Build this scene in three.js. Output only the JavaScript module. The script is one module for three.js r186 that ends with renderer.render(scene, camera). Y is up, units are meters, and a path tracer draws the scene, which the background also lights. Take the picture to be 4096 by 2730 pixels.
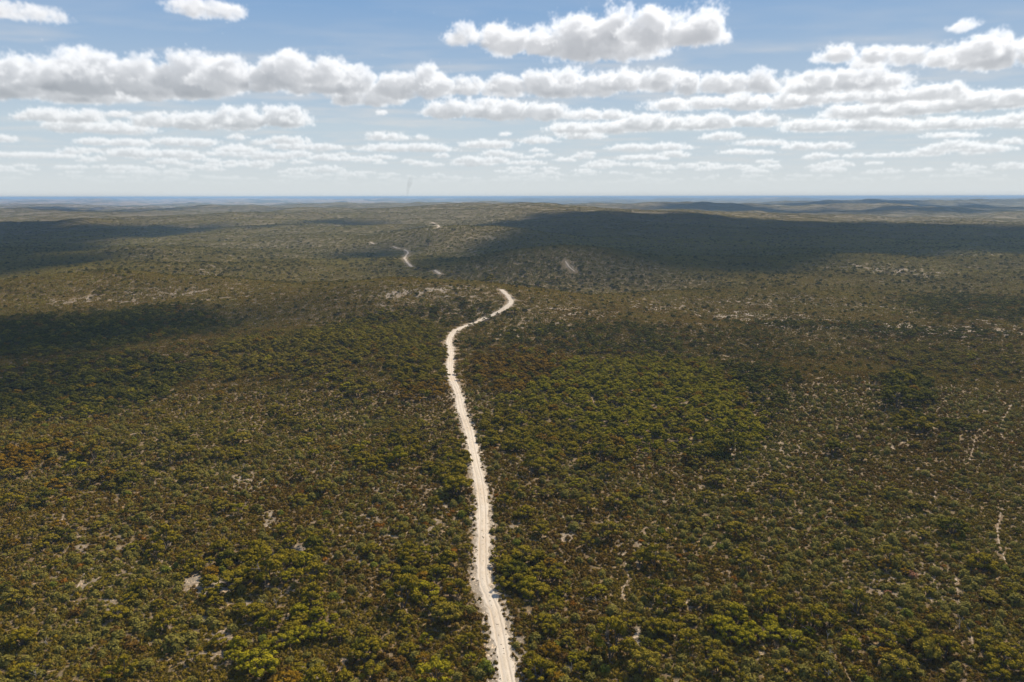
import * as THREE from 'three';
import { mergeGeometries } from 'three/addons/utils/BufferGeometryUtils.js';
import { createNoise2D, createNoise3D } from 'simplex-noise';

// ---------------------------------------------------------------- camera, sun, exposure, haze
const EYE = 110, FOCAL = 3000, PITCH = 10.90 * Math.PI / 180, W0 = 4096, H0 = 2730;
const scene = new THREE.Scene();
const camera = new THREE.PerspectiveCamera(2 * Math.atan(H0 / 2 / FOCAL) * 180 / Math.PI, W0 / H0, 0.5, 120000);
camera.position.set(0, EYE, 0);
camera.rotation.set(-PITCH, 0, -0.0012);
const renderer = new THREE.WebGLRenderer({ antialias: true });
renderer.toneMapping = THREE.LinearToneMapping;
const EXPOSURE = 1.55;
renderer.toneMappingExposure = EXPOSURE;
renderer.shadowMap.enabled = true;
const SUN_AZ = 34 * Math.PI / 180, SUN_EL = 44 * Math.PI / 180;
const SUN = new THREE.Vector3(Math.sin(SUN_AZ) * Math.cos(SUN_EL), Math.sin(SUN_EL), -Math.cos(SUN_AZ) * Math.cos(SUN_EL));
const sun = new THREE.DirectionalLight(new THREE.Color().setRGB(1, 0.88, 0.68), 5);
sun.position.copy(SUN).multiplyScalar(3000);
sun.castShadow = true;
sun.shadow.radius = 5;
Object.assign(sun.shadow.camera, { left: -3000, right: 3000, top: 3000, bottom: -3000, near: 1, far: 9000 });
sun.shadow.mapSize.set(4096, 4096);
scene.add(sun, sun.target);
scene.fog = new THREE.FogExp2(new THREE.Color().setRGB(0.44, 0.68, 1.0), 0.000064);

const ALBEDO = 0.86;                                      // all ground and leaf colours are given for a slightly lower exposure
// ---------------------------------------------------------------- small tools
function rng(seed) { let s = seed >>> 0; return () => { s = (s + 0x6d2b79f5) | 0; let t = Math.imul(s ^ (s >>> 15), 1 | s); t = (t + Math.imul(t ^ (t >>> 7), 61 | t)) ^ t; return ((t ^ (t >>> 14)) >>> 0) / 4294967296; }; }
const R = rng(77), N2 = createNoise2D(rng(11)), N2b = createNoise2D(rng(23)), N3 = createNoise3D(rng(5));
const { clamp, lerp, smoothstep } = THREE.MathUtils;
const fbm = (x, y, o = 4) => { let s = 0, a = 0.5; for (let i = 0; i < o; i++) { s += a * N2(x, y); x = x * 2.03 + 17.1; y = y * 2.03 - 9.7; a *= 0.5; } return s; };
const gauss = (v, r) => Math.exp(-(v * v) / (2 * r * r));
// the ray through a point of the photograph (its own 4096 x 2730 pixels), used to find where on the land things stand
const DEG = Math.PI / 180, cp = Math.cos(PITCH), sp = Math.sin(PITCH);
function rayDir(px, py) {
  const x = (px - W0 / 2) / FOCAL, y = (H0 / 2 - py) / FOCAL;
  return new THREE.Vector3(x, y * cp - sp, -cp - y * sp).normalize();
}
function project(x, y, z) {
  const dy = y - EYE, f = -z * cp - dy * sp, u = dy * cp - z * sp;
  return [W0 / 2 + FOCAL * x / f, H0 / 2 - FOCAL * u / f, f];
}

// ---------------------------------------------------------------- the lie of the land
const xAt = (px, d) => d * (px - 2048) / FOCAL;           // sideways metres of a column of the photo at distance d
// rolling dunes: [photo column, distance, height, half width, half depth]
const HILLS = [
  [1710, 780, 19.5, 100, 64], [1480, 790, 4, 60, 55], [1900, 800, 6, 70, 70], [1250, 800, 4, 90, 80],
  [1640, 1010, -16, 170, 80], [2300, 970, -13, 160, 65],
  [2230, 1180, 36, 92, 72], [2480, 1190, 8, 80, 80],
  [1930, 1720, 43, 150, 105], [1650, 1500, -10, 120, 130], [1300, 1900, 10, 250, 140],
  [600, 900, 13, 190, 55], [300, 880, 6, 120, 60], [750, 1130, 6, 160, 60], [560, 1420, 16, 160, 80],
  [3450, 1230, 11, 200, 90], [3700, 1000, 4, 160, 60], [3000, 840, 5, 300, 40],
  [3590, 440, 6, 50, 35], [2700, 560, -4, 200, 80], [900, 520, 4, 120, 60], [200, 470, -9, 110, 70],
  [250, 330, 3, 90, 30], [1500, 2250, 14, 380, 160], [1350, 3000, 26, 420, 160],
];
// long ridges: polylines of [photo column, distance, height], with a half depth
const RIDGES = [
  [[[1400, 3700, 40], [1760, 3650, 55], [2180, 3350, 66], [2560, 3050, 53], [2920, 2800, 33], [3320, 2600, 15], [4200, 2400, 12]], 520],
  [[[-400, 2500, 16], [300, 2700, 24], [900, 2700, 26], [1250, 2600, 20]], 170],
  [[[-300, 4300, 20], [350, 4700, 32], [900, 4700, 30], [1300, 5200, 30]], 330],
  [[[2500, 6200, 40], [2900, 5800, 52], [3200, 6000, 38], [3700, 5400, 22], [4300, 5200, 24]], 380],
  [[[1200, 6500, 30], [1750, 6200, 44], [2100, 6800, 36]], 420],
  [[[3300, 8200, 50], [3800, 7800, 44], [4300, 8600, 52]], 500],
].map(([pts, r]) => [pts.map(([px, d, h]) => [xAt(px, d), -d, h]), r]);
const HILLSX = HILLS.map(([px, d, h, a, b]) => [xAt(px, d), -d, h, a, b]);
function height(x, z) {
  const d = Math.hypot(x, z), far = smoothstep(d, 1200, 5000), nearAmp = smoothstep(d, 60, 900);
  let h = fbm(x / 420 + 3, z / 420, 3) * (1.6 + 10 * nearAmp) + N2b(x / 60, z / 60) * 0.35 + N2b(x / 23 + 9, z / 23) * 0.12;
  if (d > 1000) h += far * (fbm(x / 1450 + 40, z / 950, 4) * 46 + 6) + smoothstep(d, 5000, 22000) * (fbm(x / 3800, z / 2600 + 8, 4) * 95 + 14);
  for (const [hx, hz, hh, a, b] of HILLSX) {
    const dx = x - hx, dz = z - hz;
    if (Math.abs(dx) < 3.4 * a && Math.abs(dz) < 3.4 * b) h += hh * gauss(dx, a) * gauss(dz, b);
  }
  if (d > 1500) for (const [pts, r] of RIDGES) {
    let best = 1e9, bh = 0;
    for (let i = 0; i + 1 < pts.length; i++) {
      const [ax, az, ah] = pts[i], [bx, bz, bhh] = pts[i + 1], ux = bx - ax, uz = bz - az;
      const t = clamp(((x - ax) * ux + (z - az) * uz) / (ux * ux + uz * uz), 0, 1), q = Math.hypot(x - ax - t * ux, z - az - t * uz);
      if (q < best) { best = q; bh = lerp(ah, bhh, t); }
    }
    if (best < 3.5 * r) h += bh * gauss(best, r);
  }
  return h * (d < 60 ? d / 60 : 1);
}
const slopeNormal = (x, z, e = 3) => new THREE.Vector3(height(x - e, z) - height(x + e, z), 2 * e, height(x, z - e) - height(x, z + e)).normalize();
// where the ray through a photo point first meets the land
function onLand(px, py, start = 100) {
  const v = rayDir(px, py);
  let t = start, step, p = null;
  for (let k = 0; k < 6000 && t < 40000; k++) {
    const x = v.x * t, y = EYE + v.y * t, z = v.z * t, gap = y - height(x, z);
    if (gap < 0.02) { p = [x, z, t]; break; }
    step = Math.max(0.15, Math.min(gap * 0.6, t * 0.01));
    t += step;
  }
  return p;
}

// ---------------------------------------------------------------- the sky: air, a thin veil, and a layer of fair-weather cumulus
function makeSky() {
  const W = 4096, H = 2048, data = new Float32Array(W * H * 4), BASE = 1000, cell = 2000, grid = new Map(), blobs = [];
  const add = (cx, cz, base, rx, rz, hgt, dens = 1) => {
    const b = { cx, cz, base, rx, rz, hgt, dens, k: blobs.length };
    blobs.push(b);
    for (let i = Math.floor((cx - rx * 1.35) / cell); i <= Math.floor((cx + rx * 1.35) / cell); i++)
      for (let j = Math.floor((cz - rz * 1.35) / cell); j <= Math.floor((cz + rz * 1.35) / cell); j++) {
        const key = i * 4096 + j;
        if (!grid.has(key)) grid.set(key, []);
        grid.get(key).push(b);
      }
  };
  // clouds read off the photograph (in a 2353-wide copy of it): left, right, top, base, relative depth
  const K = 4096 / 2353, q = rng(91);
  const seen = [
    [-120, 330, 100, 205, .55], [60, 470, 82, 196, .6], [230, 560, 72, 200, .7], [440, 700, 98, 190, .6], [560, 870, 78, 196, .55], [640, 800, 84, 180, .5],
    [740, 940, 150, 230, .5], [850, 1060, 122, 212, .55], [960, 1130, 150, 205, .5],
    [1015, 1180, 36, 84, .5], [1090, 1330, 20, 98, .6], [1200, 1560, -8, 96, .7], [1380, 1690, -30, 74, .6], [1260, 1480, -22, 90, .7], [1460, 1528, 97, 122, .4],
    [1870, 1970, 86, 130, .5], [1950, 2140, 92, 134, .5], [2110, 2300, 66, 130, .55], [2200, 2460, 34, 132, .6], [2190, 2252, 35, 54, .4],
    [960, 1180, 208, 262, .45], [1080, 1330, 202, 266, .45], [1090, 1330, 140, 206, .5], [1200, 1460, 130, 206, .55], [1360, 1580, 120, 196, .5], [1520, 1690, 138, 202, .5],
    [1640, 1800, 140, 204, .5], [1780, 2080, 136, 196, .5], [1470, 1700, 214, 244, .4], [1640, 1900, 192, 238, .5], [1800, 2010, 194, 226, .45], [1890, 2120, 216, 262, .45],
    [2050, 2360, 192, 244, .5], [2140, 2420, 186, 232, .5], [1940, 2240, 180, 222, .4], [1290, 1462, 236, 268, .4], [1240, 1500, 262, 298, .45], [1400, 1690, 250, 290, .45], [1560, 1812, 246, 286, .4],
    [1790, 2080, 256, 292, .45], [2000, 2240, 260, 292, .4], [2160, 2400, 258, 288, .4], [2310, 2400, 248, 274, .4],
    [45, 235, 234, 272, .4], [110, 345, 262, 298, .45], [245, 300, 244, 264, .35], [300, 500, 234, 284, .45], [400, 600, 244, 292, .4], [480, 728, 220, 284, .45], [230, 292, 207, 222, .4], [-40, 40, 300, 322, .4],
    [180, 340, 306, 330, .4], [350, 505, 303, 330, .4], [520, 570, 300, 318, .3], [575, 630, 313, 330, .3], [600, 720, 303, 326, .4], [620, 800, 318, 340, .4], [830, 950, 292, 318, .4], [950, 990, 303, 318, .3],
    [815, 1060, 318, 344, .4], [1050, 1192, 312, 336, .35], [1190, 1290, 304, 328, .35], [1270, 1400, 290, 316, .4], [1140, 1180, 298, 310, .3], [860, 890, 244, 260, .35],
    [1390, 1600, 322, 342, .4], [1600, 1720, 295, 318, .4], [1680, 1830, 316, 332, .4], [1640, 1790, 340, 352, .4], [1800, 1960, 318, 340, .4], [2000, 2160, 346, 358, .4], [2120, 2260, 300, 314, .35], [2180, 2330, 328, 346, .4],
    [-100, 170, 342, 356, .4], [240, 470, 332, 356, .4], [490, 610, 330, 346, .35], [-60, 130, -14, 12, .5], [385, 565, -14, 8, .5], [920, 960, 360, 374, .4],
  ];
  const ray = (px, py) => rayDir(px * K, py * K);
  for (const [x0, x1, top, base, deep] of seen) {
    const n = x1 - x0 > 150 ? 2 : 1;
    const eb = ray((x0 + x1) / 2, base), et = ray((x0 + x1) / 2, top), hb = eb.y / Math.hypot(eb.x, eb.z), ht = et.y / Math.hypot(et.x, et.z);
    const D = (BASE - 10) / hb, half = (x1 - x0) / 2 * K / FOCAL * D * 0.93, rz = half * deep * 0.8 + 120, far = D + rz * 1.3, hgt = Math.max(46, (ht * far - BASE) * 0.68);
    const ux = eb.x / Math.hypot(eb.x, eb.z), uz = eb.z / Math.hypot(eb.x, eb.z);
    for (let k = 0; k < n; k++) {
      const s = n === 1 ? 0 : (k - 0.5) * half * 0.7, rr = n === 1 ? half : half * 0.66;
      add(ux * far - uz * s, uz * far + ux * s, BASE, rr, rz * (k ? 0.9 : 1), hgt * (n === 1 ? 1 : 0.82 + 0.3 * q()));
    }
  }
  // farther rows, and the same kind of cloud all round, thinning towards the observer overhead
  for (let k = 0; k < 2100; k++) {
    const inFront = k < 1250, az = inFront ? (q() - 0.5) * 1.5 : q() * 2 * Math.PI, d = inFront ? 16500 + 56000 * Math.pow(q(), 0.85) : 5200 + 45000 * Math.sqrt(q());
    if (!inFront && (az < 0.72 || az > 5.56)) continue;
    const cx = Math.sin(az) * d, cz = -Math.cos(az) * d;
    if (fbm(cx / 9000, cz / 9000 + 50, 3) < -0.1) continue;
    const r = (0.2 + 0.85 * q() * q() * q() + 0.2 * q()) * (inFront ? 900 : 1500);
    add(cx, cz, BASE + q() * 60, r, r * (0.45 + 0.4 * q()), 50 + r * 0.2 * (0.4 + q()));
  }
  for (let k = 0; k < 9; k++) { const az = 0.9 + k * 0.56, d = 1500 + 1900 * q(), r = 420 + 360 * q(); add(Math.sin(az) * d, -Math.cos(az) * d, BASE, r, r * 0.7, 220 + 120 * q()); }

  const density = (x, y, z, fine) => {
    const list = grid.get(Math.floor(x / cell) * 4096 + Math.floor(z / cell));
    if (!list) return 0;
    let best = -1, hgt = 300;
    for (const b of list) {
      const u = (x - b.cx) / b.rx, w = (z - b.cz) / b.rz, m = u * u + w * w;
      if (m > 1.9) continue;
      const y0 = y - b.base - b.hgt * 0.16, v = y0 > 0 ? y0 / (b.hgt * 0.84) : y0 / (b.hgt * 0.2 + 14);
      const s = 1 - m - v * v;
      if (s > best) { best = s; hgt = b.hgt; }
    }
    if (best < -1.05) return 0;
    const f = 1 / (hgt * 1.0 + 60);
    let n = 0.52 * N3(x * f * 0.8, y * f * 1.15, z * f * 0.8) + 0.34 * N3(x * f * 2.1 + 7, y * f * 2.5, z * f * 2.1);
    if (fine) n += 0.29 * N3(x * f * 5.1, y * f * 5.6 + 3, z * f * 5.1) + 0.22 * N3(x * f * 11.3, y * f * 12, z * f * 11.3 + 4) + 0.13 * N3(x * f * 25, y * f * 25, z * f * 25);
    return clamp((best * 0.8 + n * 0.9 - 0.21) * 2.9, 0, 1);
  };
  const horizonC = [0.70, 0.735, 0.735], lowC = [0.53, 0.635, 0.715], midC = [0.215, 0.38, 0.635], topC = [0.125, 0.255, 0.54], out = [0, 0, 0];
  const air = (el, toSun) => {
    const e = el / DEG;
    for (let c = 0; c < 3; c++) {
      let v = e < 5 ? lerp(horizonC[c], lowC[c], smoothstep(e, -0.5, 5)) : e < 14 ? lerp(lowC[c], midC[c], Math.pow((e - 5) / 9, 0.8)) : lerp(midC[c], topC[c], Math.pow((e - 14) / 76, 0.6));
      v *= 1 + [0.34, 0.2, 0.08][c] * Math.pow(Math.max(0, toSun), 6) * (e < 5 ? 0.35 : 0.6);
      out[c] = v;
    }
  };
  const shade = (el, az, steps) => {
    const dx = Math.sin(az) * Math.cos(el), dy = Math.sin(el), dz = -Math.cos(az) * Math.cos(el), toSun = dx * SUN.x + dy * SUN.y + dz * SUN.z;
    air(el, toSun);
    const col = [out[0], out[1], out[2]];
    if (dy <= 0.004) return col;
    // thin high veil, thicker towards the sun's side
    const vt = 5200 / (dy + 0.02), vx = dx * vt, vz = dz * vt;
    const side = smoothstep(Math.sin(az + 0.12), -0.25, 0.3) * smoothstep(el / DEG, 17, 8);
    const streak = fbm(vx / 9000 + 2, vz / 5200 - 3, 4) * 0.9 + fbm(vx / 2600, vz / 1500 + 8, 3) * 0.25;
    const veil = clamp((streak + 0.1 + side * 0.62) * 1.1, 0, 0.9) * smoothstep(el / DEG, 0.6, 3.4) * (1 - 0.75 * smoothstep(el / DEG, 8.5, 12)) * (0.5 + 0.48 * side);
    const vc = [0.77, 0.745, 0.715];
    for (let c = 0; c < 3; c++) col[c] = lerp(col[c], vc[c], veil);
    // the cumulus layer
    let t0 = (BASE - 30) / dy, t1 = Math.min((BASE + 1150) / dy, 78000), T = 1;
    if (t0 > 76000) return col;
    const acc = [0, 0, 0];
    let t = t0 + (((Math.sin(el * 91711.3 + az * 47111.7) * 43758.5453) % 1) + 1) % 1 * 20, empty = 0;
    while (t < t1 && T > 0.015) {
      const fineStep = Math.max(26, t * 0.0036) * steps;
      const x = dx * t, y = dy * t, z = dz * t, d = density(x, y, z, true);
      if (d > 0.002) {
        let od = 0;
        for (let k = 1; k <= 5; k++) { const s = 34 * k * k * 0.62; od += density(x + SUN.x * s, y + SUN.y * s, z + SUN.z * s, false) * (34 * 0.62 * (2 * k - 1)); }
        const tau = od * 0.0125, lit = Math.max(Math.exp(-tau), 0.62 * Math.exp(-tau * 0.28)), edge = Math.exp(-tau * 1.6);
        const a = 1 - Math.exp(-d * fineStep * 0.0135), up = clamp((y - BASE) / 420, 0, 1);
        const fade = Math.exp(-t / 30000), glow = 1 + 0.7 * Math.pow(Math.max(0, toSun), 4) * edge;
        for (let c = 0; c < 3; c++) {
          const L = [0.95, 0.925, 0.89][c] * lit * glow + [0.295, 0.295, 0.31][c] * (0.75 + 0.5 * up);
          acc[c] += T * a * lerp(out[c] * 1.06 + 0.03, L, fade);
        }
        T *= 1 - a;
        t += fineStep * 0.8;
      } else t += fineStep * 1.15;
    }
    const low = smoothstep(el / DEG, 0.5, 2.2);
    for (let c = 0; c < 3; c++) col[c] = lerp(col[c], col[c] * T + acc[c], low);
    return col;
  };
  const put = (row, c, v) => { const o = (row * W + c) * 4; data[o] = v[0]; data[o + 1] = v[1]; data[o + 2] = v[2]; data[o + 3] = 1; };
  const half = H / 2, STEP = 16;
  // everywhere: every sixteenth direction, blended between
  const cw = W / STEP, ch = half / STEP + 1, coarse = [];
  for (let j = 0; j < ch; j++) for (let i = 0; i < cw; i++) coarse.push(shade(Math.max(0.001, (j * STEP + 0.5) / H * Math.PI), ((i * STEP + 0.5) / W - 0.25) * 2 * Math.PI, 2.4));
  for (let r = 0; r < half; r++) for (let c = 0; c < W; c++) {
    const fy = r / STEP, fx = c / STEP, j = Math.min(ch - 2, Math.floor(fy)), i = Math.floor(fx), ty = fy - j, tx = fx - i, i2 = (i + 1) % cw;
    const A = coarse[j * cw + i], B = coarse[j * cw + i2], C = coarse[(j + 1) * cw + i], D = coarse[(j + 1) * cw + i2];
    put(half + r, c, [0, 1, 2].map((k) => lerp(lerp(A[k], B[k], tx), lerp(C[k], D[k], tx), ty)));
  }
  // towards the view, with a wide margin: every direction
  for (let r = 0; r < Math.round(16 / 180 * H); r++) for (let c = 0; c < W; c++) {
    const az = ((c + 0.5) / W - 0.25) * 2 * Math.PI;
    if (Math.abs(az) < 0.76) put(half + r, c, shade((r + 0.5) / H * Math.PI, az, 1));
  }
  for (let r = 0; r < half; r++) for (let c = 0; c < W; c++) put(r, c, [0.075, 0.075, 0.05]);
  for (let k = 0; k < data.length; k++) if (k % 4 < 3) data[k] /= EXPOSURE;
  const t = new THREE.DataTexture(data, W, H, THREE.RGBAFormat, THREE.FloatType);
  t.mapping = THREE.EquirectangularReflectionMapping;
  t.magFilter = t.minFilter = THREE.LinearFilter;
  t.needsUpdate = true;
  return t;
}
scene.background = scene.environment = makeSky();

// ---------------------------------------------------------------- what grows where
const KP = 4096 / 2353;                                   // places noted on a 2353-wide copy of the photo
const spot = (px, py) => onLand(px * KP, py * KP);
// an ellipse on the photo becomes a true ellipse on the land: centre, half width and half depth in metres, strength, tone
function patches(list) {
  return list.map(([px, py, rx, ry, s, tone]) => {
    const c = spot(px, py), top = spot(px, py - ry), bot = spot(px, py + ry);
    if (!c || !bot) return null;
    const d = Math.hypot(c[0], c[1]), deep = Math.min(top ? Math.hypot(top[0] - bot[0], top[1] - bot[1]) / 2 : d * 0.2, d * 0.3 + 20);
    const across = rx * KP / FOCAL * d, a = Math.atan2(c[0], -c[1]);
    return { x: c[0], z: c[1], across, deep, s, tone, ca: Math.cos(a), sa: Math.sin(a), reach: 1.6 * Math.max(across, deep) };
  }).filter(Boolean);
}
function inPatch(p, x, z) {                               // 1 at the centre, 0 at the edge
  const dx = x - p.x, dz = z - p.z;
  if (Math.abs(dx) > p.reach || Math.abs(dz) > p.reach) return -1;
  const u = (dx * p.ca + dz * p.sa) / p.across, w = (-dx * p.sa + dz * p.ca) / p.deep;
  return 1 - Math.sqrt(u * u + w * w);
}
const SAND = patches([
  [500, 1342, 62, 24, .8], [705, 1548, 52, 22, .4], [620, 1195, 22, 24, .7], [690, 1272, 30, 22, .8], [1465, 1465, 12, 26, 1], [1580, 1390, 20, 14, .5], [590, 1385, 40, 16, .6], [440, 1330, 20, 12, .6],
  [960, 668, 90, 6, .8], [1045, 660, 55, 6, .7], [890, 680, 45, 7, .65], [1010, 690, 120, 24, .4], [1060, 715, 80, 16, .36], [880, 715, 30, 18, .4],
  [190, 690, 80, 10, .5], [300, 680, 100, 14, .5], [400, 676, 90, 12, .5], [470, 690, 60, 9, .4], [480, 630, 40, 9, .45], [330, 583, 60, 7, .45], [560, 565, 110, 9, .4], [640, 560, 70, 8, .5], [720, 552, 40, 6, .3], [600, 650, 70, 10, .3],
  [1100, 547, 45, 5, .55], [1130, 552, 40, 5, .35], [1305, 606, 7, 7, .9], [1316, 617, 7, 7, .9], [1960, 622, 60, 8, .4], [2100, 628, 70, 8, .6], [2040, 616, 120, 12, .3], [2130, 636, 30, 5, .6],
  [1560, 716, 140, 12, .5], [1700, 728, 120, 13, .55], [1850, 745, 150, 14, .62], [2020, 752, 160, 14, .6], [2200, 762, 160, 14, .55], [2300, 742, 90, 12, .4], [1330, 720, 120, 14, .4], [1250, 745, 90, 16, .4], [1180, 770, 60, 20, .35],
  [1900, 700, 260, 16, .3], [2200, 710, 160, 16, .33], [1300, 1200, 50, 60, .2], [1700, 1040, 60, 14, .5], [1830, 1040, 80, 14, .35], [560, 1110, 30, 50, .35], [640, 1330, 40, 50, .4], [1190, 1500, 30, 50, .5], [2080, 1340, 120, 60, .2], [1480, 1260, 100, 60, .2],
  [300, 1290, 160, 70, .3], [560, 1480, 160, 60, .35], [400, 1430, 110, 50, .3], [250, 1400, 90, 50, .25], [820, 1260, 120, 60, .2], [900, 1160, 100, 60, .2], [1000, 1180, 60, 80, .25],
]);
// thickets of mallee: strength and tone (0 golden olive, 1 bright yellow green, 2 dark green, 3 grey olive, 4 bronze)
const GROVES = patches([
  [1450, 905, 290, 100, 1, 1], [1250, 980, 170, 70, .95, 0], [1200, 850, 130, 60, .8, 4], [1560, 960, 170, 70, .95, 1], [1660, 985, 110, 60, .9, 1], [1480, 860, 200, 50, .7, 1], [1640, 1035, 70, 26, .9, 2], [1330, 1040, 160, 30, .8, 0], [1700, 890, 130, 60, .6, 2],
  [1250, 1065, 60, 24, .9, 0], [1045, 1085, 50, 50, .9, 0], [890, 1045, 110, 40, .6, 0], [960, 1010, 120, 50, .35, 3], [690, 800, 250, 50, .6, 3], [200, 760, 260, 45, .8, 2], [160, 900, 230, 70, .9, 2], [100, 1045, 110, 36, .6, 4], [120, 860, 160, 30, .5, 4],
  [860, 765, 170, 48, .9, 0], [960, 830, 90, 60, .7, 0], [960, 900, 70, 30, .6, 4], [790, 890, 70, 30, .5, 3], [1130, 640, 100, 12, .6, 3], [1290, 622, 130, 26, .85, 2], [1120, 605, 120, 16, .7, 2], [1180, 600, 70, 12, .6, 2], [1500, 650, 220, 12, .35, 3], [830, 640, 260, 30, .4, 3], [500, 610, 300, 26, .28, 3],
  [600, 1300, 180, 50, .8, 0], [540, 1400, 80, 40, .4, 0], [680, 1440, 90, 36, .8, 1], [590, 1500, 60, 36, .8, 1], [960, 1310, 110, 44, .55, 0], [760, 1560, 110, 30, .8, 0], [880, 1490, 120, 40, .5, 0], [1010, 1380, 90, 50, .5, 0], [1200, 1320, 80, 46, .9, 0], [1240, 1390, 60, 34, .7, 0],
  [1540, 1400, 90, 36, .5, 0], [1740, 1450, 120, 44, .7, 1], [1900, 1440, 90, 30, .6, 0], [2050, 1490, 150, 40, .6, 3], [2250, 1540, 120, 40, .5, 3], [1480, 1470, 120, 50, .5, 0], [1280, 1540, 70, 30, .8, 0], [1600, 1530, 160, 40, .4, 0], [100, 1240, 90, 40, .4, 3], [240, 1110, 120, 40, .35, 3],
  [2080, 895, 55, 36, .9, 2], [2110, 980, 60, 20, .7, 0], [2180, 985, 60, 22, .4, 2], [1960, 1010, 80, 30, .3, 0], [2200, 830, 170, 40, .45, 3], [2000, 760, 300, 14, .4, 2], [1380, 780, 260, 40, .45, 2], [1650, 790, 240, 40, .3, 2], [2250, 700, 160, 26, .4, 2], [250, 1240, 120, 60, .3, 3],
  [1300, 1110, 120, 30, .3, 3], [1850, 1120, 300, 40, .22, 3], [1750, 1230, 300, 60, .22, 3], [2150, 1300, 200, 60, .2, 3], [450, 1000, 400, 60, .25, 3], [650, 940, 300, 60, .3, 3], [1010, 730, 160, 30, .35, 2],
]);
// broad-leaved grey-green scrub (soft, silvery) against rusty heath: positive where silvery
const scrub = (x, z) => fbm(x / 95 + 30, z / 95, 3) * 1.2 + fbm(x / 340 + 3, z / 260, 2) * 0.8 + 0.1;
const rustHere = (x, z) => fbm(x / 60 - 12, z / 60 + 4, 3) * 1.1 + fbm(x / 300 - 33, z / 240, 2) * 0.9;
function sandAt(x, z) {
  const d = Math.hypot(x, z);
  let s = 0;
  for (const p of SAND) { const v = inPatch(p, x, z); if (v > -0.35) s = Math.max(s, p.s * smoothstep(v, -0.35, 0.45)); }
  const broad = fbm(x / 38 + 5, z / 38 + 2, 3), fine = N2b(x / 3.1, z / 3.1) * 0.5 + N2b(x / 1.2 + 4, z / 1.2) * 0.3 + N2b(x / 9, z / 9) * 0.45;
  return clamp(s * 1.05 + broad * 0.35 + fine * 0.7 - (d > 1250 ? 0.5 : d > 500 ? 0.36 : 0.24), 0, 1);
}
function groveAt(x, z) {
  let g = 0, tone = 3;
  for (const p of GROVES) { const v = inPatch(p, x, z); if (v > -0.3) { const k = p.s * smoothstep(v, -0.3, 0.4); if (k > g) { g = k; tone = p.tone; } } }
  return [g, tone];
}
function pathGap(line, x, z) {
  let best = 1e9;
  for (let i = 0; i + 1 < line.length; i++) {
    const [ax, az] = line[i], [bx, bz] = line[i + 1], ux = bx - ax, uz = bz - az;
    if (x < Math.min(ax, bx) - 12 || x > Math.max(ax, bx) + 12 || z < Math.min(az, bz) - 12 || z > Math.max(az, bz) + 12) continue;
    const t = clamp(((x - ax) * ux + (z - az) * uz) / (ux * ux + uz * uz || 1), 0, 1), dx = x - ax - t * ux, dz = z - az - t * uz, q = Math.hypot(dx, dz);
    if (q < Math.abs(best)) best = q * Math.sign(dx * uz - dz * ux || 1);
  }
  return best;
}
const smoothLine = (pts, step) => {
  const c = new THREE.CatmullRomCurve3(pts.map(([x, z]) => new THREE.Vector3(x, 0, z)), false, 'centripetal');
  return c.getSpacedPoints(Math.max(4, Math.round(c.getLength() / step))).map((p) => [p.x, p.z]);
};
// the track, read off the photograph in its own pixels: the long near run over the dune's shoulder, then the pieces that show beyond
const NEAR_TRACK = smoothLine([[2060, 2860], [2031, 2729], [1983, 2476], [1958, 2395], [1932, 2331], [1928, 2244], [1929, 2157], [1930, 2070], [1921, 1952], [1903, 1865], [1886, 1777], [1871, 1714], [1848, 1650], [1831, 1574], [1813, 1528], [1800, 1487], [1801, 1446], [1803, 1400], [1795, 1375],
  [1800, 1350], [1812, 1332], [1850, 1310], [1889, 1296], [1927, 1279], [1982, 1255], [2025, 1230], [2044, 1208], [2037, 1191], [2020, 1174], [2006, 1160]].map(([a, b]) => onLand(a, b)).filter(Boolean), 1.5);
const FAR_TRACKS = [[[1762, 1098], [1750, 1090], [1738, 1082]], [[1648, 1068], [1638, 1060], [1626, 1046], [1618, 1035], [1624, 1024], [1632, 1014], [1629, 1006], [1618, 999]], [[1602, 995], [1587, 993], [1572, 987]], [[1497, 976], [1488, 973], [1482, 970]], [[1752, 912], [1756, 906], [1750, 900]], [[1742, 896], [1728, 890]], [[2262, 1047], [2270, 1060], [2284, 1076], [2300, 1088]]]
  .map((l) => l.map(([a, b]) => onLand(a, b)).filter(Boolean)).filter((l) => l.length > 1).map((l) => smoothLine(l, 2.5));
const PADS = [
  [[1870, 908], [1868, 925], [1863, 948]], [[1994, 850], [1998, 872], [2000, 900], [2010, 915]], [[1949, 1000], [1953, 1018], [1960, 1036]], [[2240, 1012], [2236, 1034], [2228, 1062]], [[2326, 930], [2312, 955], [2300, 985], [2304, 1010]],
  [[2196, 1330], [2203, 1375], [2212, 1418], [2228, 1452], [2240, 1500]], [[1436, 1290], [1442, 1330], [1430, 1362], [1434, 1385]], [[606, 1100], [570, 1150], [545, 1215]], [[470, 1338], [400, 1350], [350, 1380]], [[1500, 1270], [1498, 1290]], [[1110, 800], [1096, 828], [1092, 842]],
  [[1130, 1120], [1140, 1150]], [[690, 1250], [720, 1300]], [[150, 1160], [140, 1195], [120, 1230]], [[2150, 1130], [2146, 1150]], [[1290, 1180], [1298, 1200]], [[2300, 1180], [2292, 1230], [2310, 1290]], [[200, 1305], [170, 1360], [150, 1390]],
].map((l) => smoothLine(l.map(([a, b]) => spot(a, b)), 1));
const nearTrack = (x, z) => pathGap(NEAR_TRACK, x, z);
const farTrack = (x, z) => Math.min(...FAR_TRACKS.map((l) => Math.abs(pathGap(l, x, z))));
const padGap = (x, z) => { let b = 1e9; for (const l of PADS) b = Math.min(b, Math.abs(pathGap(l, x, z))); return b; };

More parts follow.
